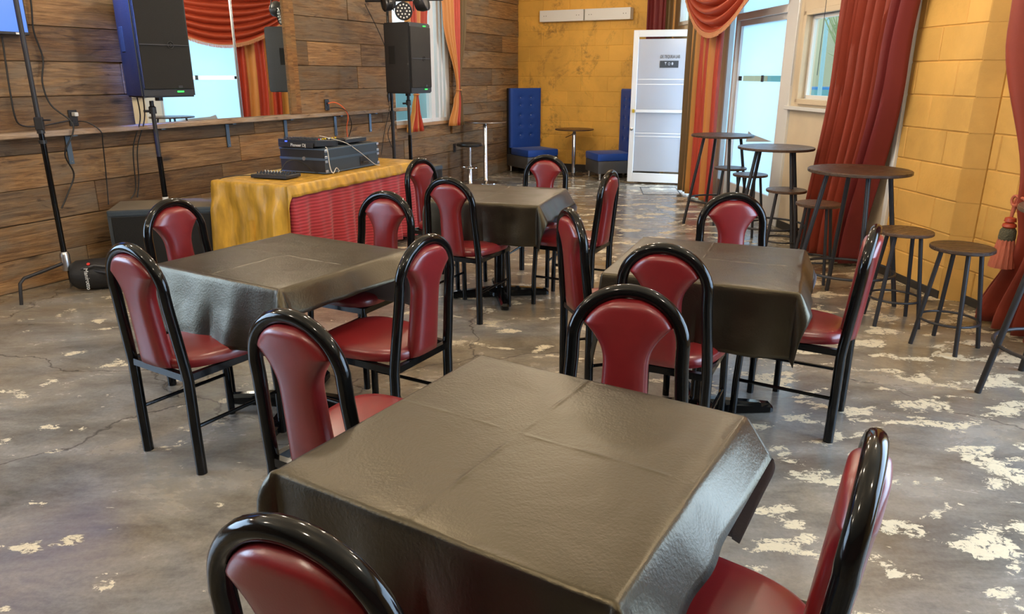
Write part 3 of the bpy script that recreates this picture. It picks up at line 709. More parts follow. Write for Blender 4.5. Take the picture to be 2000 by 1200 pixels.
# ------------------------------------------------------------ open door leaf
dl = thing('glass_door', 'open white framed glass door with frosted film and bar lettering', 'door', (2.54, 10.79, 0), R(163.8))
DW, DH = .84, 2.16
for nm, lo, hi in (('stile', (0, -.02, .03), (.075, .02, DH)), ('stile', (DW-.075, -.02, .03), (DW, .02, DH)), ('rail', (.075, -.02, DH-.09), (DW-.075, .02, DH)), ('rail', (.075, -.02, .03), (DW-.075, .02, .16)), ('push_bar', (.075, .015, 1.035), (DW-.075, .05, 1.075))):
    MB().b2(lo, hi, 0, .003).build(nm, M_white, dl)
m = MB(); m.b2((.075, -.003, .19), (DW-.075, .003, DH-.12)); m.build('frosted_pane', M_frostd, dl)
m = MB(); m.b2((.075, -.003, .16), (DW-.075, .003, .19)); m.b2((.075, -.003, DH-.12), (DW-.075, .003, DH-.09)); m.build('clear_pane', M_glass, dl)
for z in (1.42, 1.49, .69, .735): MB().b2((.08, .003, z), (DW-.08, .005, z+.012)).build('white_line', M_white, dl)  # two pairs of thin white lines across the pane
MB().lathe([(0, 0), (.018, 0), (.024, .02), (.024, .035), (0, .04)], 16, M=Matrix.Translation((DW-.035, .02, .80)) @ Matrix.Rotation(R(-90), 4, 'X')).build('lock_knob', M_steel, dl)
MB().b2((DW-.06, .02, 1.03), (DW-.03, .032, 1.08), 0, .002).build('bar_end', M_yell, dl)
FM = lambda x, z: Matrix.Translation((x, .006, z)) @ Matrix.Rotation(pi, 4, 'Z') @ Matrix.Rotation(R(90), 4, 'X')
text('lettering', 'DE TEQUILA LAB', .062, M_dprint, dl, FM(.315, 1.80), .0008, sx=.58)
MB().box((.325, .0045, 1.70), (.26, .002, .095), 0, 0).build('sign_panel', M_dprint, dl)
m = MB(); m.prism([(-.016, .02), (.016, .02), (.002, -.002), (.002, -.02), (-.002, -.02), (-.002, -.002)], 0, .001, 0, FM(.375, 1.71)); m.build('glass_symbol', M_lprint, dl)
m = MB(); m.tube([(.325+.012*cos(a), .0065, 1.706+.018*sin(a)) for a in [2*pi*k/14 for k in range(14)]], .0025, 5, closed=True); m.build('ring_symbol', M_lprint, dl)
m = MB(); m.prism([(.013*cos(a), .02*sin(a)) for a in [2*pi*k/14 for k in range(14)]], 0, .001, 0, FM(.280, 1.708)); m.build('oval_symbol', M_lprint, dl)
# floor hatch
ht = thing('floor_hatch', 'square floor hatch outline in front of the open door', 'hatch', (2.08, 10.25, 0), R(-6))
m = MB(); a = .26; b_ = .34
for lo, hi in (((-a, -b_, 0), (a, -b_+.012, .003)), ((-a, b_-.012, 0), (a, b_, .003)), ((-a, -b_, 0), (-a+.012, b_, .003)), ((a-.012, -b_, 0), (a, b_, .003))): m.b2(lo, hi)
m.build('rim', M_iron, ht)

# ------------------------------------------------------------ chairs
CW, CW2, LEAN, CH, CF, CDp, AF, TR = .185, .168, .098, .951, .179, .425, .949, .0215
TL = math.tan(LEAN)
def make_chair(label):
    t_ = thing('dining_chair', label, 'chair', (0, 0, 0), 0, 'red vinyl chairs around the four covered tables')
    zc = CH-TR; za = zc-CW2*AF
    half = [(-CW, .002, 0), (-CW, 0, .2), (-CW, 0, .36), (-CW, 0, .41), (-CW+.001, -.004, .455)]
    for i in range(1, 6):
        t = i/5; z = .455+(za-.455)*t; half.append((-(CW+(CW2-CW)*min(1, t*1.2)), -.004-(z-.455)*TL*1.02, z))
    arc = []
    for i in range(1, 24):
        a = pi*i/24; z = za+sin(a)*CW2*AF; arc.append((-CW2*cos(a), -(z-.43)*TL, z))
    pts = half + arc + [(-p[0], p[1], p[2]) for p in half[::-1]]
    MB().tube(pts, TR, 14).build('back_frame', M_frame, t_, sharp=60)
    # keyhole pad
    def hw(z):
        top = .9065; tip = .828
        if z >= tip:
            q = (z-za)/(CW2*AF-TR+.002); base = (CW2-TR+.002)*sqrt(max(0, 1-min(1, q)**2)); return max(base, .003)
        ht = (CW2-TR+.002)*sqrt(1-((tip-za)/(CW2*AF-TR+.002))**2)
        if z > .70:
            u = (tip-z)/(tip-.70); return .070+(ht-.070)*(1-sin(u*pi/2))**1.25 if u > 0 else ht
        return .070 + .012*((.70-z)/.26)**1.5
    zs = [.440, .443, .45, .48, .53, .58, .63, .67, .70, .715, .73, .745, .76, .772, .784, .796, .808, .818, .825, .828, .834, .842, .852, .862, .872, .882, .890, .896, .901, .9045, .9065]
    T = .038; rows = []; n = 28
    for z in zs:
        h = hw(z); e = 1
        if z < .455: e = max(.25, sqrt(max(0, 1-((.455-z)/.0155)**2)))
        if z > .88: e = max(.2, sqrt(max(0, 1-((z-.88)/.0275)**2)))
        edge = min(1, (h/.05)); row = []
        for k in range(n):
            a = 2*pi*k/n; ca, sa = cos(a), sin(a)
            x = h*math.copysign(abs(ca)**.55, ca); y = T*e*math.copysign(abs(sa)**.75, sa)
            row.append((x, y-(z-.43)*TL, z))
        rows.append(row)
    m = MB(); m.grid(rows, closed=True); m.f.append(list(range(n))[::-1]); m.mi.append(0); m.sm.append(True); k0 = (len(zs)-1)*n; m.f.append([k0+i for i in range(n)]); m.mi.append(0); m.sm.append(True)
    m.build('backrest', M_vinyl, t_, sharp=70)
    # seat
    n = 48; rows = []
    for sc, z in ((.90, .434), (.985, .438), (1.0, .452), (.995, .466), (.965, .478), (.90, .487), (.75, .493), (.5, .497), (.25, .499), (.03, .4995)):
        row = []
        for k in range(n):
            a = 2*pi*k/n; ca, sa = cos(a), sin(a); e = .62
            y = .235*math.copysign(abs(sa)**e, sa); wd = .205 + .02*(y/.235) - (.015 if y < 0 else 0)*abs(y)/.235
            x = wd*math.copysign(abs(ca)**e, ca)
            row.append((x*sc, .228 + y*sc, z))
        rows.append(row)
    m = MB(); m.grid(rows, closed=True); m.f.append(list(range(n))[::-1]); m.mi.append(0); m.sm.append(False); m.f.append([(len(rows)-1)*n+i for i in range(n)]); m.mi.append(0); m.sm.append(True)
    m.build('seat', M_vinyl, t_, sharp=60)
    m = MB(); m.b2((-CW+.012, -.012, .405), (CW-.012, .012, .434)); m.b2((-CF, CDp-.02, .405), (CF, CDp+.005, .434))
    m.b2((-CW-.008, 0, .405), (-CW+.014, CDp, .434)); m.b2((CW-.014, 0, .405), (CW+.008, CDp, .434)); m.build('seat_frame', M_frame, t_)
    for s in (-1, 1):
        MB().tube([(s*(CF-.004), CDp-.012, .434), (s*CF, CDp, .2), (s*CF, CDp+.002, 0)], .0165, 12).build('leg', M_frame, t_)
        MB().tube([(s*CW, 0, .205), (s*CF, CDp, .205)], .0085, 8).build('stretcher', M_frame, t_)
    return t_
CH_ = [
 (-.297, .937, -24.9, 'red vinyl chair cropped by the bottom edge, back to the viewer'),
 (-.577, 1.907, -29.8, 'red vinyl chair on the left side of the front table'),
 (.343, 2.061, 164.1, 'red vinyl chair on the far side of the front table, facing the viewer'),
 (.592, 1.160, 61.5, 'red vinyl chair at the lower right corner seen edge on'),
 (-1.707, 3.692, 244.4, 'red vinyl chair behind the left table in front of the black subwoofer'),
 (-1.424, 2.728, -32.3, 'red vinyl chair at the near left of the left table, all four legs showing'),
 (-.379, 2.860, 60.1, 'red vinyl chair on the right side of the left table, back turned right'),
 (-.712, 3.937, 152.4, 'red vinyl chair on the far side of the left table before the crimson cloth'),
 (-.666, 5.615, 237.2, 'red vinyl chair between the crimson cloth and the rear middle table'),
 (-.376, 4.587, -27.0, 'red vinyl chair at the near left of the rear middle table'),
 (.255, 5.833, 158.9, 'farthest red vinyl chair, behind the rear middle table'),
 (.615, 4.918, 64.1, 'red vinyl chair on the right side of the rear middle table'),
 (.323, 3.455, -74.5, 'narrow-looking red vinyl chair on the left side of the right table'),
 (.599, 2.720, -26.8, 'red vinyl chair at the near side of the right table, partly behind another chair'),
 (1.195, 3.877, 178.0, 'red vinyl chair behind the right table near the bar tables'),
 (1.498, 3.058, 59.5, 'red vinyl chair on the right side of the right table, legs fully visible')]
ch0 = None
for x, y, a, lab in CH_:
    if ch0 is None: ch0 = make_chair(lab); ch0.location = (x, y, 0); ch0.rotation_euler = (0, 0, R(a))
    else: dup(ch0, (x, y, 0), R(a), lab)

# ------------------------------------------------------------ covered tables
def make_table(label):
    t_ = thing('pedestal_table', label, 'table', (0, 0, 0), 0, 'square pedestal tables under black cloths')
    MB().box((0, 0, .735), (.75, .75, .03), 0, 0, .008).build('tabletop', M_blk, t_)
    MB().lathe([(.05, .06), (.04, .09), (.038, .66), (.05, .70), (.16, .705), (.16, .718)], 24).build('column', M_frame, t_)
    MB().lathe([(.085, .02), (.085, .045), (.05, .075)], 24).build('hub', M_frame, t_)
    for k in range(4):
        a = k*pi/2+R(24); m = MB(); prof = [(.03, .065, .075), (.06, .06, .07), (.28, .04, .05), (.345, .038, .03), (.36, .03, .012)]
        rows = []
        for x, hwid, h in ((.03, .034, .078), (.12, .032, .070), (.30, .029, .052), (.345, .028, .046), (.36, .022, .03)):
            sec = [(-hwid, .006), (-hwid, h*.7), (-hwid*.55, h), (hwid*.55, h), (hwid, h*.7), (hwid, .006)]
            rows.append([(x*cos(a)-yy*sin(a), x*sin(a)+yy*cos(a), zz) for yy, zz in sec])
        m.grid(rows, closed=True, smooth=False); m.f.append([24+i for i in range(6)]); m.mi.append(0); m.sm.append(False); m.build('foot_arm', M_frame, t_)
        MB().lathe([(.016, 0), (.016, .012)], 12, (.33*cos(a), .33*sin(a), 0)).build('glide', M_blk, t_)
    return t_
def cloth(label, loc, rz, hx, hy, oL, oR, oN, oF, fl, ears, seed, z=.7535, step=.02, mats=None, wav=.012, name='tablecloth', Rb=.016, creases=True, fold=None, grp='black vinyl cloths on the square tables', earL=.085, flag=True):
    """flat sheet laid on a rectangular top: sides hang, corners fold into ears. fl = flare (L,R,N,F); ears = (LN,RN,RF,LF)"""
    rnd = random.Random(seed); ph = [rnd.uniform(0, 6.28) for _ in range(12)]
    def axis(h, a, b):
        n1 = max(2, int(2*h/step)); c = [-h+2*h*i/n1 for i in range(n1+1)]
        lo = [-h - a*((i/max(1, int(a/step)))) for i in range(int(a/step), 0, -1)]; hi = [h + b*(i/max(1, int(b/step))) for i in range(1, int(b/step)+1)]
        # extra rows in the bend
        for q in (.004, .009, .014): lo.append(-h-q); hi.append(h+q)
        c += [q+d for q in (-.03, .02) for d in (-.009, -.006, -.003, 0, .003, .006, .009)] if creases else []
        return sorted(set(round(v, 5) for v in lo+c+hi))
    us, vs = axis(hx, oL, oR), axis(hy, oN, oF)
    def hang(s, flare, ear):
        x = z_ = 0; n_ = max(2, int(s/.004)); ds = s/n_
        for i in range(n_):
            q = (i+.5)*ds; th = (pi/2-flare)*min(1, q/(Rb*1.5)); th -= ear*math.exp(-(q/earL)**2)*min(1, q/Rb)
            th += ear*.30*math.exp(-((q-earL*1.9)/(earL*.8))**2)
            x += cos(th)*ds; z_ += sin(th)*ds
        return x, z_
    rows = []
    for v in vs:
        row = []
        for u in us:
            cu, cv = max(-hx, min(hx, u)), max(-hy, min(hy, v)); du, dv = abs(u-cu), abs(v-cv)
            r = hypot(du, dv); zz = z; x, y = cu, cv
            if r > 1e-9:
                sx, sy = (1 if u > 0 else -1), (1 if v > 0 else -1); p = atan2(dv, du); q = p/(pi/2)
                fx = fl[1] if sx > 0 else fl[0]; fy = fl[3] if sy > 0 else fl[2]
                ear = ears[{(-1, -1): 0, (1, -1): 1, (1, 1): 2, (-1, 1): 3}[(sx, sy)]]
                qs = q*q*(3-2*q); flare = fx*(1-qs)+fy*qs; er = ear*abs(sin(2*p))**1.3
                tcoord = u*sx if dv > du else v*sy
                wv = wav*min(1, max(.1, (r-.12)/.12))*sin((u if dv > du else v)*14+ph[0 if dv > du else 1]+(sx+2*sy))*min(1, r/.15) + .5*wav*sin((u if dv > du else v)*31+ph[2])*min(1, r/.2)
                oo, dd = hang(r, flare, er); oo += wv*(1-abs(sin(2*p)))
                if du > 1e-9 and dv > 1e-9: hx_, hy_ = sx*cos(p), sy*sin(p)
                else: hx_, hy_ = (sx if du > 1e-9 else 0), (sy if dv > 1e-9 else 0)
                x, y = cu+hx_*max(oo, .001), cv+hy_*max(oo, .001); zz = z-dd
                if sx > 0 and sy > 0 and flag and du > 1e-9:
                    q2 = min(1, max(0, dv/.22)); q2 = q2*q2*(3-2*q2); o2, d2 = hang(dv, fy, 0) if dv > 1e-9 else (0, 0)
                    o1, d1 = hang(du, fx, 0); B_ = (hx+du*(.98-2.1*dv), hy+max(o2, .001), z-d2-.06*du); A_ = (hx+o1, hy+min(dv, .03)*.5+o2*.5, z-max(d1, 0)-d2*.6)
                    x, y, zz = [A_[i_]*(1-q2)+B_[i_]*q2 for i_ in range(3)]
            if creases:
                for cc, t1 in ((u+.03, u), (v-.02, v)):
                    zz += (.0011 if cc == u+.03 else .0008)*(1+.8*sin(45*(u+v))+.5*sin(13*(u-v)))*math.exp(-(cc/.005)**2) if r < 1e-9 else 0
            if r < 1e-9:
                zz += .0012*(sin(u*17+ph[3]+2*sin(v*5+ph[4]))*sin(v*13+ph[5])+1)
                ed = min(hx-abs(u), hy-abs(v))
                if ed < .03: zz -= .0018*(1-ed/.03)**2
            row.append((x, y, zz))
        rows.append(row)
    m = MB(); m.grid(rows)
    t_ = m.build(name, mats or [M_oil, M_oilback], None, loc, rz, sharp=75, solid=.0012, solmat=1)
    return tag(t_, label, 'tablecloth', grp)
TB = [(.035, 1.495, -31.5, 'front square table under the largest black cloth', 'black vinyl tablecloth on the front table, filling the bottom of the view'),
      (-1.045, 3.27, -31.0, 'left square table, chrome-blue lit feet showing below', 'black vinyl tablecloth on the left table, one side reflecting blue light'),
      (.895, 3.20, -22.5, 'right square table with a black foot under it', 'black vinyl tablecloth on the right table with a long pointed front corner'),
      (-.09, 5.14, -17.0, 'rear middle square table', 'black vinyl tablecloth on the rear middle table')]
t0 = None
for i, (x, y, a, l1, l2) in enumerate(TB):
    if t0 is None: t0 = make_table(l1); t0.location = (x, y, 0); t0.rotation_euler = (0, 0, R(a))
    else: dup(t0, (x, y, 0), R(a), l1)
PAR = [(.30, .13, .36, .39, (.06, .62, .05, .08), (.75, .35, .95, .3)),
       (.30, .13, .29, .30, (.08, .45, .20, .08), (.25, .55, .5, .25)),
       (.34, .12, .29, .26, (.10, .45, .03, .08), (.10, .22, 1.0, .3)),
       (.30, .14, .28, .28, (.10, .55, .04, .08), (.35, .25, .85, .3))]
for i, ((x, y, a, l1, l2), (oL, oR, oN, oF, fl, ears)) in enumerate(zip(TB, PAR)):
    cloth(l2, (x, y, 0), R(a), .383, .383, oL, oR, oN, oF, fl, ears, 20+i, step=.0165)

# ------------------------------------------------------------ bar tables and stools
def disk(r, z0, z1, n=40, bev=.004): return [(0, z0), (r-bev, z0), (r, z0+bev), (r, z1-bev), (r-bev, z1), (0, z1)]
def bar_piece(name, label, cat, rt, zt, th, r1, r2, tub, zr, group):
    t_ = thing(name, label, cat, (0, 0, 0), 0, group)
    MB().lathe(disk(rt, zt-th, zt), 44).build('tabletop' if cat == 'table' else 'seat', M_table, t_, sharp=30)
    m = MB(); m.box((0, 0, zt-th-.006), (2*r1, .022, .010), 0); m.box((0, 0, zt-th-.006), (2*r1, .022, .010), pi/2)
    m.build('cross_brace', M_iron, t_)
    for k in range(4):
        a = k*pi/2
        MB().tube([(r1*cos(a), r1*sin(a), zt-th-.002), (r2*cos(a), r2*sin(a), 0)], tub, 10).build('leg', M_iron, t_)
    rr = r2+(r1-r2)*(zr/zt)-tub*.4
    MB().tube([(rr*cos(a), rr*sin(a), zr) for a in [2*pi*k/36 for k in range(36)]], tub*.62, 8, closed=True).build('foot_ring', M_iron, t_)
    return t_
BT = [(2.33, 4.93, -8, 'nearest round bar table, in front of the red velvet curtain'), (2.33, 6.55, 20, 'middle round bar table between cream wall and chairs'), (2.24, 7.93, 5, 'farthest round bar table, in front of the striped curtain'), (2.74, 3.36, 80, 'round bar table cropped by the right edge')]
p = None
for x, y, a, lab in BT:
    if p is None: p = bar_piece('bar_table', lab, 'table', .325, .95, .022, .20, .36, .0155, .26, 'round wood-topped bar tables along the right wall'); p.location = (x, y, 0); p.rotation_euler = (0, 0, R(a))
    else: dup(p, (x, y, 0), R(a), lab)
ST_ = [(2.595, 4.10, -12, 'round wooden bar stool nearest the tassel, in front of the yellow wall corner'), (2.50, 4.56, 34, 'round wooden bar stool just behind the nearest stool'), (2.37, 5.60, 12, 'wooden bar stool in front of the red velvet curtain'),
       (2.37, 6.30, 25, 'wooden bar stool in front of the cream wall'), (2.38, 7.33, 5, 'wooden bar stool before the frosted door, nearer of its two'), (2.34, 7.88, 30, 'farthest wooden bar stool, under the farthest bar table')]
p = None
for x, y, a, lab in ST_:
    if p is None: p = bar_piece('bar_stool', lab, 'stool', .168, .612, .022, .105, .185, .0125, .17, 'wooden bar stools along the right wall'); p.location = (x, y, 0); p.rotation_euler = (0, 0, R(a))
    else: dup(p, (x, y, 0), R(a), lab)

# chrome pedestal pieces
t_ = thing('pedestal_table', 'small round table on a chrome post between the two blue chairs', 'table', (1.0, 11.98, 0))
MB().lathe(disk(.31, .715, .735), 40).build('tabletop', M_table, t_); MB().lathe([(.05, .70), (.02, .69), (.032, .66), (.032, .15), (.04, .03), (.04, .02)], 20).build('post', M_chrome, t_)
MB().lathe([(.19, 0), (.19, .008), (.08, .025), (.035, .04)], 32).build('base', M_dark, t_); MB().tube([(-.02, 0, .65), (-.14, -.03, .60)], .006, 6).build('lever', M_blk, t_)
t_ = thing('pedestal_table', 'tall round table on a chrome post against the plank wall', 'table', (-.40, 11.08, 0))
MB().lathe(disk(.31, .885, .905), 40).build('tabletop', M_table, t_); MB().tube([(.312*cos(a), .312*sin(a), .895) for a in [2*pi*k/40 for k in range(40)]], .006, 6, closed=True).build('rim', M_steel, t_); MB().lathe([(.05, .87), (.025, .86), (.032, .84), (.032, .06), (.05, .03)], 20).build('post', M_chrome, t_); MB().lathe([(.20, 0), (.20, .008), (.08, .025), (.035, .04)], 32).build('base', M_chrome, t_)
t_ = thing('swivel_stool', 'black cushioned stool on a chrome post beside the plank wall', 'stool', (-.62, 10.78, 0))
MB().lathe([(0, .565), (.15, .565), (.185, .575), (.19, .595), (.18, .612), (.12, .62), (0, .622)], 36).build('cushion', M_leather, t_)
MB().lathe([(.05, .56), (.028, .55), (.026, .30), (.035, .30), (.035, .05), (.05, .03)], 20).build('post', M_chrome, t_); MB().lathe([(.19, 0), (.19, .008), (.08, .025), (.035, .04)], 32).build('base', M_chrome, t_)
m = MB(); m.tube([(.13*cos(a), -.02+.11*sin(a), .265) for a in [2*pi*k/24 for k in range(24)]], .009, 8, closed=True); m.tube([(0, .09, .265), (0, 0, .265)], .008, 6); m.build('footrest', M_chrome, t_)

# ------------------------------------------------------------ blue high-back chairs
def lounge(label, loc, rz):
    # local: facing -y, width along x; front edge at y=0
    t_ = thing('high_back_chair', label, 'chair', loc, rz, 'royal blue tufted high-back chairs')
    w_, d_ = .58, .70
    MB().b2((-w_/2, 0, .10), (w_/2, d_, .29), 0, .012).build('base', M_grey, t_)
    m = MB(); m.b2((-w_/2, -.01, .29), (w_/2, d_-.14, .405), 0, .028); m.build('seat_cushion', M_blue, t_)
    MB().b2((-w_/2, d_-.075, .29), (w_/2, d_, 1.35), 0, .012).build('back_shell', M_dark, t_)
    # tufted face
    nx, nz = 25, 61; rows = []; but = [(x, z) for x in (-.10, .10) for z in (.60, .76, .92, 1.08, 1.20)]
    for j in range(nz):
        z = .40+.95*j/(nz-1); row = []
        for i in range(nx):
            x = -w_/2+w_*i/(nx-1); dd = min(hypot(x-bx, z-bz) for bx, bz in but); y = d_-.15 + .022*math.exp(-(dd/.03)**2)
            e = min(w_/2-abs(x), 1.35-z); y += .02*max(0, 1-e/.03)**2
            row.append((x, y, z))
        rows.append(row)
    m = MB(); m.grid(rows)
    for i in range(nx-1): pass
    L = [r[0] for r in rows]; Rr = [r[-1] for r in rows]
    m.grid([L, [(p[0], d_-.075, p[2]) for p in L]]); m.grid([[(p[0], d_-.075, p[2]) for p in Rr], Rr]); m.grid([rows[-1], [(p[0], d_-.075, p[2]) for p in rows[-1]]])
    bk = m.build('backrest', M_blue, t_, sharp=50)
    for bx, bz in but: MB().lathe([(0, 0), (.008, 0), (.006, .005), (0, .006)], 10, M=Matrix.Translation((bx, d_-.128, bz)) @ Matrix.Rotation(R(90), 4, 'X')).build('button', M_knob, bk)
    for sx in (-1, 1):
        for y in (.05, d_-.06): MB().lathe([(.012, 0), (.02, .012), (.014, .03), (.02, .06), (.024, .10)], 12, (sx*(w_/2-.05), y, 0)).build('leg', M_steel, t_)
    return t_
def rot2(v, a): return (v[0]*cos(a)-v[1]*sin(a), v[0]*sin(a)+v[1]*cos(a))
a = R(29); o_ = rot2((.29, 0), a); lounge('royal blue tufted high-back chair in the corner by the plank wall', (.25+o_[0], 11.86+o_[1], 0), a)
a = R(-76); o_ = rot2((.29, 0), a); lounge('royal blue tufted high-back chair facing left, half behind the open glass door', (1.18+o_[0], 11.85+o_[1], 0), a)

# ------------------------------------------------------------ DJ table
DA = R(66); DX, DY = (cos(DA), sin(DA)), (-sin(DA), cos(DA))
dj = lambda x, y, z=0: (-1.70+DX[0]*x+DY[0]*y, 5.53+DX[1]*x+DY[1]*y, z)
t_ = thing('folding_table', 'long folding table hidden under gold and crimson cloths', 'table', dj(.96, .38), DA)
MB().b2((-.93, -.36, .715), (.93, .36, .745), 0, .005).build('tabletop', M_white, t_)
for sx in (-1, 1):
    for sy in (-1, 1): MB().tube([(sx*.78, sy*.28, 0), (sx*.78, sy*.28, .715)], .014, 8).build('leg', M_iron, t_)
cloth('crinkled gold satin cloth over the long table, hanging at its left end', dj(.96, .38), DA, .95, .375,   .62, .12, .105, .15, (.07, .05, .30, .03), (.12, .1, .1, .1), 50, z=.754, step=.024, mats=[M_gold, M_gold], wav=.032, name='gold_tablecloth', Rb=.02, creases=False, grp=None, flag=False)
# crimson skirt: front face with pleats, wrapping the near corner
def skirt(path, zt, zb, seed):
    rnd = random.Random(seed); P = [Vector((x, y, 0)) for x, y in path]; L = [0]
    for i in range(1, len(P)): L.append(L[-1]+(P[i]-P[i-1]).length)
    N = int(L[-1]/.012); ph = [rnd.uniform(0, 6.28) for _ in range(5)]; rows = []
    for j in range(15):
        v = j/14; z = zt+(zb-zt)*v; row = []
        for k in range(N+1):
            s = L[-1]*k/N; i = max(q for q in range(len(L)) if L[q] <= s+1e-9); i = min(i, len(P)-2); t = (s-L[i])/(L[i+1]-L[i]); p = P[i].lerp(P[i+1], t); d = (P[i+1]-P[i]).normalized(); n = Vector((d.y, -d.x, 0))
            w_ = (.08 if s < .30 else 1)*(.001+.034*v)*(sin(s*19+ph[0]+.8*sin(s*5+ph[1])+v*.8)+.5*sin(s*43+ph[2]+v)) + (.0 if s < .30 else .04*v)
            p = p+n*w_; row.append((p.x, p.y, z + (.02*sin(s*3+ph[3])+.03*(s/L[-1]))*v))
        rows.append(row)
    return rows
m = MB(); m.grid(skirt([(-.935, -.10), (-.935, -.375), (-.925, -.388), (.955, -.388), (.965, .2)], .742, .03, 3))
tag(m.build('table_skirt', M_red, None, dj(.96, .38), DA, sharp=80, solid=.002), 'crimson striped cloth skirt hanging in front of the long table', 'tablecloth')
ZT = .757
case = thing('flight_case', 'blue-grey and black flight case with audio rack on the gold cloth', 'case', dj(1.02, .36, ZT+.004), DA)
# local x along case length (.78), y depth (.47)
cx, cy = .39, .235
MB().b2((-cx, -cy, 0), (cx, cy, .118), 0, .004).build('lower_shell', M_case, case); MB().b2((-cx, -cy, .122), (cx, cy, .205), 0, .004).build('upper_shell', M_case, case)
m = MB()
for z in (.113, .123, .198): m.b2((-cx-.004, -cy-.005, z-.004), (cx+.004, -cy+.002, z+.004)); m.b2((-cx-.005, -cy-.004, z-.004), (-cx+.002, cy+.004, z+.004))
for z in (.006,): m.b2((-cx-.004, -cy-.005, z-.004), (cx+.004, -cy+.002, z+.006)); m.b2((-cx-.005, -cy-.004, z-.004), (-cx+.002, cy, z+.006))
m.build('edge_extrusion', M_bracket, case)
MB().b2((-cx-.0035, -cy+.004, .008), (-cx-.0005, cy-.004, .195)).build('end_panel', M_caseb, case)
for x in (-cx, cx):
    for z in (.02, .10, .135, .188): MB().lathe([(0, 0), (.022, .0), (.022, .008), (0, .012)], 8, (x*.975, -cy-.001, z), M=None).build('corner', M_steel, case) if False else MB().box((x*.97, -cy-.003, z), (.035, .008, .022), 0, 0, .003).build('corner', M_steel, case)
hd = MB().box((.16, -cy-.003, .06), (.13, .006, .075), 0, 0, .002).build('handle_plate', M_caseb, case); MB().tube([(.12, -cy-.008, .05), (.12, -cy-.02, .05), (.20, -cy-.02, .05), (.20, -cy-.008, .05)], .005, 6).build('handle', M_blk, hd)
MB().lathe([(0, 0), (.016, 0), (.016, .006), (0, .006)], 14, M=Matrix.Translation((-cx-.004, -.02, .12)) @ Matrix.Rotation(R(-90), 4, 'Y')).build('latch', M_steel, case)
# gear on top
mx = thing('dj_mixer', 'black audio mixer rack with rows of knobs on top of the flight case', 'mixer', dj(.80, .40, ZT+.212), DA)
MB().box((-.03, .0, .03), (.30, .40, .055), 0, 0, .004, ry=R(4)).build('body', M_blk, mx)
MB().box((-.195, .0, .022), (.008, .36, .038), 0, 0, .002, ry=R(4)).build('front_lip', M_caseb, mx)
text('lettering', 'Pioneer DJ', .036, M_wprint, mx, Matrix.Translation((-.2005, -.03, .022)) @ Matrix.Rotation(R(-90), 4, 'Z') @ Matrix.Rotation(R(90), 4, 'X'), .0006)
k0 = None; random.seed(5)
for i in range(7):
    for j in range(9):
        x, y = -.14+i*.035, -.16+j*.04
        if k0 is None: k0 = MB().lathe([(.007, 0), (.007, .012), (.005, .016), (0, .016)], 8).build('knob', M_iron, mx)
        else: k0_ = k0.copy(); COL.objects.link(k0_); k0_.parent = mx; k0_.location = (x, y, .058-.07*(x+.03)); continue
        k0.location = (x, y, .058-.07*(x+.03))
for j in range(8): MB().box((-.10+.03*j, -.172+random.uniform(-.01, .01), .066), (.010, .014, .012), 0, 0, .002).build('button', random.choice([M_knob, M_yell, M_rprint, M_knob]), mx)
MB().b2((-.185, .10, .045), (-.17, .12, .055)).build('lamp', M_blueled, mx)
lp = thing('media_player', 'flat grey-topped media player lying on the right end of the flight case', 'player', dj(1.17, .30, ZT+.212), DA)
MB().box((0, 0, .022), (.32, .22, .036), 0, 0, .004, rx=R(-3)).build('body', M_blk, lp); MB().box((.03, 0, .0415), (.20, .16, .003), 0, 0, .001, rx=R(-3)).build('top_plate', M_steel, lp)
MB().lathe([(.045, 0), (.045, .006), (0, .006)], 24, (-.10, .0, .042)).build('jog_wheel', M_iron, lp)
sm = thing('audio_controller', 'small black controller with pale faders at the left end of the gold cloth', 'controller', dj(.30, .37, ZT+.004), DA+R(95))
MB().box((0, 0, .016), (.34, .20, .028), 0, 0, .004).build('body', M_blk, sm)
for i in range(11):
    for j in range(3): o = MB().lathe([(.006, 0), (.005, .016), (0, .017)], 6, (-.145+.029*i, -.06+.05*j, .030)).build('knob', [M_knob, M_iron, M_iron][j] if i > 4 else M_iron, sm)
def cord(label, pts, m_, r=.004, n=6, cat='cord', name='power_cord'):
    return tag(MB().tube(smoothpath(pts, n), r, 6).build(name, m_), label, cat)
cord('thin white cord looping over the front of the flight case', [dj(.64, .12, ZT+.225), dj(.645, .105, ZT+.20), dj(.65, .095, ZT+.06), dj(.64, .06, ZT+.014), dj(.70, .07, ZT+.05), dj(.76, .09, ZT+.02), dj(.72, .07, ZT+.013)], M_wcable, .0035)
cord('thin white cord falling from the mixer across the case handle', [dj(.80, .30, ZT+.30), dj(.95, .16, ZT+.24), dj(1.06, .10, ZT+.16), dj(1.16, .095, ZT+.10), dj(1.27, .07, ZT+.02), dj(1.32, .05, ZT+.008)], M_wcable, .003)
cord('black cord arcing from the small controller into the case', [dj(.34, .35, ZT+.05), dj(.40, .33, ZT+.12), dj(.50, .30, ZT+.12), dj(.60, .24, ZT+.03), dj(.62, .20, ZT+.012)], M_cable, .004)
cord('black cord crossing the gold cloth towards the wall', [dj(.44, .50, ZT+.015), dj(.30, .60, ZT+.01), dj(.10, .72, ZT+.012), dj(-.01, .77, ZT-.05)], M_cable, .004)

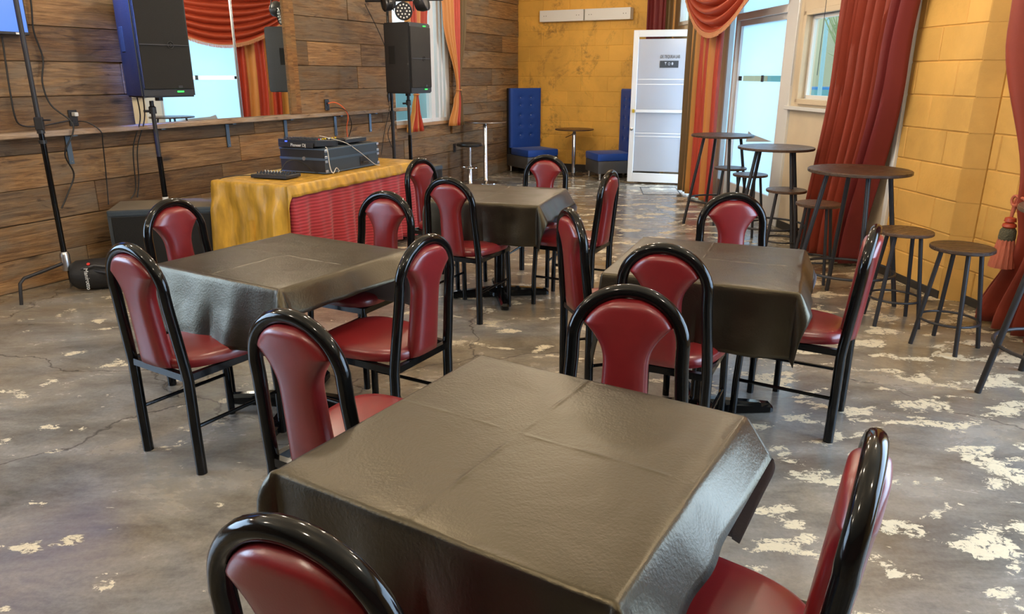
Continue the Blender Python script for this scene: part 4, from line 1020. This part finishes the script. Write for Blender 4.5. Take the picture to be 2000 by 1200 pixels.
# ------------------------------------------------------------ speakers
def speaker(label, loc, rz, h=.74):
    # local: front faces -y
    t_ = thing('loudspeaker', label, 'speaker', loc, rz, 'black loudspeakers on poles')
    fw, bw, d = .22, .165, .36
    pts = [(-fw, -d/2), (fw, -d/2), (fw, -d/2+.12), (bw, d/2), (-bw, d/2), (-fw, -d/2+.12)]
    m = MB(); bm = bmesh.new(); vs = [bm.verts.new((x, y, 0)) for x, y in pts]; f_ = bm.faces.new(vs); r = bmesh.ops.extrude_face_region(bm, geom=[f_]); bmesh.ops.translate(bm, vec=(0, 0, h), verts=[v for v in r['geom'] if isinstance(v, bmesh.types.BMVert)])
    bmesh.ops.recalc_face_normals(bm, faces=bm.faces); bmesh.ops.bevel(bm, geom=bm.edges[:], offset=.012, segments=2, affect='EDGES'); bm.verts.index_update()
    m.add([v.co.copy() for v in bm.verts], [[v.index for v in f.verts] for f in bm.faces], 0, True); bm.free(); m.build('cabinet', M_spk, t_, sharp=35)
    q = MB(); q.box((0, -d/2-.004, h*.5+.01), (2*fw-.03, .012, h-.10), 0, 0, .008); g_ = q.build('grille', M_grille, t_)
    MB().box((0, -d/2-.012, h*.5), (2*fw-.05, .004, .008)).build('grille_band', M_iron, g_)
    m = MB(); m.tube([(.05+.024*cos(a), -d/2-.013, h*.5+.026*sin(a)) for a in [2*pi*k/20 for k in range(20)]], .003, 6, closed=True)
    for a in (-.5, .5): m.tube([(.05+.012*sin(a), -d/2-.013, h*.5+.012), (.05-.004*sin(a), -d/2-.013, h*.5-.012)], .003, 5)
    m.build('emblem', M_blk, g_)
    MB().box((.09, -d/2-.004, .042), (.055, .006, .012), 0, 0, .002).build('status_light', M_led, t_)
    MB().box((.09, -d/2-.011, .078), (.035, .003, .02)).build('badge', M_iron, t_)
    for s in (-1, 1):
        hh = MB(); hh.box((s*(fw-.038), .06, h*.55), (.03, .10, .19), s*.225, 0, .006); hh.build('handle_recess_shade', M_recess_shade, t_)  # near-black panel paints the shade of the hollow behind the handle
        MB().box((s*(fw-.031), .045, h*.55), (.018, .035, .16), s*.225, 0, .006).build('handle', M_spk, t_)
    MB().lathe([(.03, -.03), (.03, 0)], 16).build('pole_socket', M_blk, t_)
    return t_
def spkpole(label, loc, z0, z1):
    t_ = thing('speaker_pole', label, 'pole', (loc[0], loc[1], 0), 0, 'black speaker poles')
    zm = z0+(z1-z0)*.45
    MB().lathe([(.021, z0), (.021, zm)], 16).build('lower_tube', M_frame, t_); MB().lathe([(.0165, zm), (.0165, z1)], 16).build('upper_tube', M_iron, t_)
    MB().lathe([(.028, z1-.10), (.028, z1-.05), (.018, z1-.04)], 16).build('collar', M_blk, t_); MB().tube([(0, 0, z1-.08), (-.06, -.03, z1-.08)], .010, 8).build('clamp_knob', M_blk, t_)
    MB().lathe([(.024, z0), (.024, z0+.03)], 16).build('white_ring', M_wprint, t_)
    return t_
# left sub + speaker
SA_ = R(16); sx_, sy_ = (cos(SA_), sin(SA_)), (-sin(SA_), cos(SA_))
def sub(label, loc, rz, w_, d_, h_):
    t_ = thing('subwoofer', label, 'speaker', loc, rz, 'black subwoofers on the floor')
    MB().b2((0, .012, .02), (w_, d_, h_), 0, .01).build('cabinet', [M_subm], t_)
    MB().b2((.008, .02, h_-.001), (w_-.008, d_-.01, h_+.002)).build('top_panel', M_subtop, t_)
    MB().b2((.03, .0, .05), (w_-.03, .014, h_-.05), 0, .004).build('grille', M_grille, t_)
    MB().b2((.01, .004, h_-.042), (w_-.01, .013, h_-.008), 0, .002).build('top_bar', M_case, t_)
    for s in (0, 1):
        MB().b2((s*(w_-.001)-.001, d_*.35, h_*.5), (s*(w_-.001)+.003, d_*.65, h_*.5+.09), 0, .001).build('side_handle', M_blk, t_)
    for x in (.05, w_-.05):
        for y in (.05, d_-.05): MB().lathe([(.02, 0), (.02, .02)], 12, (x, y, 0)).build('foot', M_blk, t_)
    return t_
sub('large black subwoofer on the floor behind the left table', (-3.136, 5.575, 0), SA_, .80, .50, .548)
P1 = (-2.90, 6.08); spkpole('black pole carrying the left loudspeaker', P1, .552, 1.355)
speaker('large black loudspeaker at left, one side lit blue', (P1[0]+.055, P1[1]+.02, 1.385), R(53), .78)
C2 = (-1.163, 8.49); sub('black subwoofer on the floor behind the long table', (C2[0]+.25*.894-.3*.447, C2[1]-.25*.447-.3*.894, 0), LWA, .60, .50, .548)
spkpole('black pole carrying the right loudspeaker', C2, .552, 1.33)
speaker('black loudspeaker in front of the left window', (C2[0], C2[1], 1.36), R(65), .73)
o = bpy.data.objects['loudspeaker.001']; MB().box((.09, -.184, .700), (.055, .006, .012), 0, 0, .002).build('status_light', M_led, o)
# light stand with fixtures
ls = thing('light_stand', 'black stage light stand beside the right loudspeaker', 'stand', (-1.42, 8.92, 0))
MB().lathe([(.020, .25), (.020, 1.1)], 14).build('lower_tube', M_iron, ls); MB().lathe([(.015, 1.1), (.015, 2.35)], 14).build('upper_tube', M_frame, ls)
MB().tube([(-.25, .05, 2.36), (.65, -.15, 2.36)], .016, 10).build('cross_bar', M_blk, ls); MB().lathe([(.028, 1.05), (.028, 1.15)], 14).build('collar', M_blk, ls)
for k in range(3):
    a = R(30+120*k); MB().tube([(0, 0, .62), (.16*cos(a), .16*sin(a), .08), (.19*cos(a), .19*sin(a), .012)], .010, 8).build('leg', M_iron, ls)
def parcan(label, loc, az, tilt, r=.095, leds=True):
    t_ = thing('stage_light', label, 'light', loc, az); t_.rotation_euler = (tilt, 0, az)
    Mx = Matrix.Rotation(R(90), 4, 'X')
    MB().lathe([(0, -.09), (r*.7, -.09), (r*.96, -.04), (r, 0), (r, .03), (r*.93, .035), (r*.9, .02), (0, .02)], 32, M=Mx).build('housing', M_blk, t_)
    if leds:
        for n_, rr in ((6, r*.35), (12, r*.70)):
            for k in range(n_):
                a = 2*pi*k/n_; MB().lathe([(.009, .0), (.009, .006), (0, .009)], 10, M=Matrix.Translation((rr*cos(a), -.021, rr*sin(a))) @ Mx).build('lens', M_knob, t_)
    MB().tube([(-r-.012, 0, 0), (-r-.012, .02, .10), (0, .03, .135), (r+.012, .02, .10), (r+.012, 0, 0)], .007, 6).build('yoke', M_blk, t_)
    return t_
parcan('round black stage light with a ring of white lenses', (-1.165, 8.42, 2.21), R(8), R(8))
parcan('black stage light turned away to the right, above the right loudspeaker', (-.95, 8.46, 2.30), R(75), R(-15), .09, False)
parcan('small black stage light clamped at the left end of the light bar', (-1.36, 8.50, 2.29), R(-60), R(10), .08, False)

# ------------------------------------------------------------ tall stand at left with bag
cs = thing('light_stand', 'tall black stand at left with one bent leg on the floor', 'stand', (-3.33, 5.28, 0))
MB().lathe([(.019, .16), (.019, 1.16)], 16).build('lower_tube', M_frame, cs); MB().lathe([(.0165, 1.16), (.0165, 2.6)], 16).build('upper_tube', M_iron, cs)
MB().box((0, 0, 1.225), (.055, .05, .09), R(20), 0, .006).build('clamp_block', M_blk, cs); MB().tube([(.02, 0, 1.25), (.09, -.01, 1.25)], .006, 8).build('clamp_knob', M_blk, cs)
for z in (1.10, 1.17): MB().lathe([(.026, z-.012), (.026, z+.012)], 16).build('collar', M_blk, cs)
MB().lathe([(.034, .16), (.034, .28), (.024, .30)], 16).build('leg_hub', M_steel, cs)
for az_, z_ in ((R(248), .20), (R(-8), .17), (R(120), .14)):
    L_ = .36 if az_ != R(120) else .24
    pts = [(0, 0, z_+.02), (L_*.55*cos(az_), L_*.55*sin(az_), z_-.005), (L_*.92*cos(az_), L_*.92*sin(az_), z_-.02), (L_*1.02*cos(az_), L_*1.02*sin(az_), z_-.05), (L_*1.08*cos(az_), L_*1.08*sin(az_), .0)]
    MB().tube(pts, .012, 10).build('leg', M_iron, cs)
bg_ = thing('equipment_bag', 'black nylon equipment bag with white lettering at the foot of the tall stand', 'bag', (-3.08, 5.36, .118), R(18))
n = 20; rows = []
for x, r in ((-.24, .03), (-.235, .085), (-.20, .108), (-.1, .115), (.05, .116), (.17, .108), (.23, .08), (.26, .03)):
    rows.append([(x, r*cos(2*pi*k/n)*(1+.05*sin(3*2*pi*k/n+x*9)), r*sin(2*pi*k/n)) for k in range(n)])
m = MB(); m.grid(rows, closed=True); m.f.append(list(range(n))); m.mi.append(0); m.sm.append(False); m.f.append([7*n+i for i in range(n)][::-1]); m.mi.append(0); m.sm.append(False); m.build('bag_body', M_bag, bg_)
MB().tube([(-.15, -.09, .06), (-.05, -.12, .09), (.1, -.12, .06), (.18, -.09, .03)], .010, 6).build('strap', M_dark, bg_)
text('lettering', 'Manfrotto', .040, M_wprint, bg_, Matrix.Translation((-.115, -.1165, -.01)) @ Matrix.Rotation(R(90), 4, 'X') @ Matrix.Rotation(R(-90), 4, 'Z'), .002)
MB().lathe([(0, 0), (.012, 0), (.012, .004), (0, .004)], 12, M=Matrix.Translation((-.10, -.075, .092)) @ Matrix.Rotation(R(40), 4, 'X')).build('red_dot', M_rprint, bg_)
MB().box((.29, -.02, -.05), (.10, .12, .10), .2, 0, .02).build('side_pouch', M_bag, bg_)

# ------------------------------------------------------------ cords on the plank wall
def wcord(label, pts, m_, r=.0055, off=-.035): return cord(label, [frame(LW0, LWA, s, off, z) for s, z in pts], m_, r)
wcord('black cord running from the television down to the ledge and along it', [(-.01, 1.81), (-.02, 1.64), (-.03, 1.44), (-.03, 1.26), (.01, 1.2), (.13, 1.19), (.26, 1.205), (.37, 1.22)], M_cable, .006)
cord('long black cord hanging down the wall beside the tall stand', [frame(LW0, LWA, s, y, z) for s, y, z in ((.25, -.035, 2.5), (.24, -.035, 2.07), (.22, -.035, 1.86), (.25, -.035, 1.67), (.21, -.04, 1.5), (.23, -.06, 1.34), (.31, -.14, 1.22), (.30, -.15, 1.13), (.23, -.12, .98), (.31, -.06, .82), (.25, -.05, .69), (.17, -.05, .57))], M_cable, .006)
cord('black cord dropping from the left outlet to the subwoofer', [frame(LW0, LWA, s, y, z) for s, y, z in ((.43, -.045, 1.21), (.47, -.10, 1.20), (.53, -.15, 1.13), (.55, -.12, 1.03), (.58, -.05, .76), (.56, -.05, .54))], M_cable, .005)
cord('left of the two black cords hanging under the left loudspeaker', [(-3.03, 6.12, 1.38)] + [frame(LW0, LWA, s, y, z) for s, y, z in ((.90, -.14, 1.2), (.84, -.08, .97), (.83, -.05, .65), (.77, -.05, .56))], M_cable, .005)
cord('right of the two black cords hanging under the left loudspeaker', [(-3.0, 6.16, 1.38)] + [frame(LW0, LWA, s, y, z) for s, y, z in ((.94, -.14, 1.2), (.88, -.08, .97), (.87, -.05, .71), (.83, -.05, .56))], M_cable, .005)
wcord('orange extension cord hanging from the outlet over the ledge', [(3.38, 1.25), (3.45, 1.25)], M_ocable, .007)
o = cord('orange extension cord hanging from its outlet over the timber ledge', [frame(LW0, LWA, s, y, z) for s, y, z in ((3.38, -.03, 1.25), (3.44, -.07, 1.26), (3.5, -.12, 1.22), (3.56, -.145, 1.14), (3.57, -.145, 1.08), (3.59, -.10, .97), (3.60, -.10, .84))], M_ocable, .007)
bpy.data.objects.remove(bpy.data.objects[[q.name for q in bpy.data.objects if q.get('label') == 'orange extension cord hanging from the outlet over the ledge'][0]])
cord('black cord hanging beside the orange extension cord', [frame(LW0, LWA, s, y, z) for s, y, z in ((3.41, -.03, 1.20), (3.48, -.10, 1.20), (3.55, -.145, 1.16), (3.63, -.14, 1.03), (3.68, -.08, .93), (3.64, -.06, .84))], M_cable, .005)
cord('black cord running down from the light bar behind the right loudspeaker', [(-1.62, 8.66, 2.30)] + [frame(LW0, LWA, s, y, z) for s, y, z in ((4.44, -.10, 1.83), (4.44, -.16, 1.3), (4.42, -.15, 1.14), (4.54, -.08, 1.03), (4.45, -.05, .84), (4.57, -.05, .60))], M_cable, .005)
cord('thin black cord hanging straight under the right loudspeaker', [(-1.40, 8.50, 1.34)] + [frame(LW0, LWA, s, y, z) for s, y, z in ((4.38, -.14, 1.15), (4.36, -.06, .86), (4.29, -.05, .60))], M_cable, .004)

bl_ = parcan('blue stage light at the top of the tall left stand', (-3.30, 5.32, 2.66), R(150), R(-25), .09, True)
l = bpy.data.lights.new('blue_beam', 'SPOT'); l.energy = 420; l.color = (.12, .25, 1); l.shadow_soft_size = .06; l.spot_size = R(42); l.spot_blend = .6
o = bpy.data.objects.new('blue_beam', l); COL.objects.link(o); o.location = (-3.24, 5.40, 2.62)
o.rotation_euler = (Vector((-2.95, 5.95, 1.9))-Vector(o.location)).to_track_quat('-Z', 'Y').to_euler()
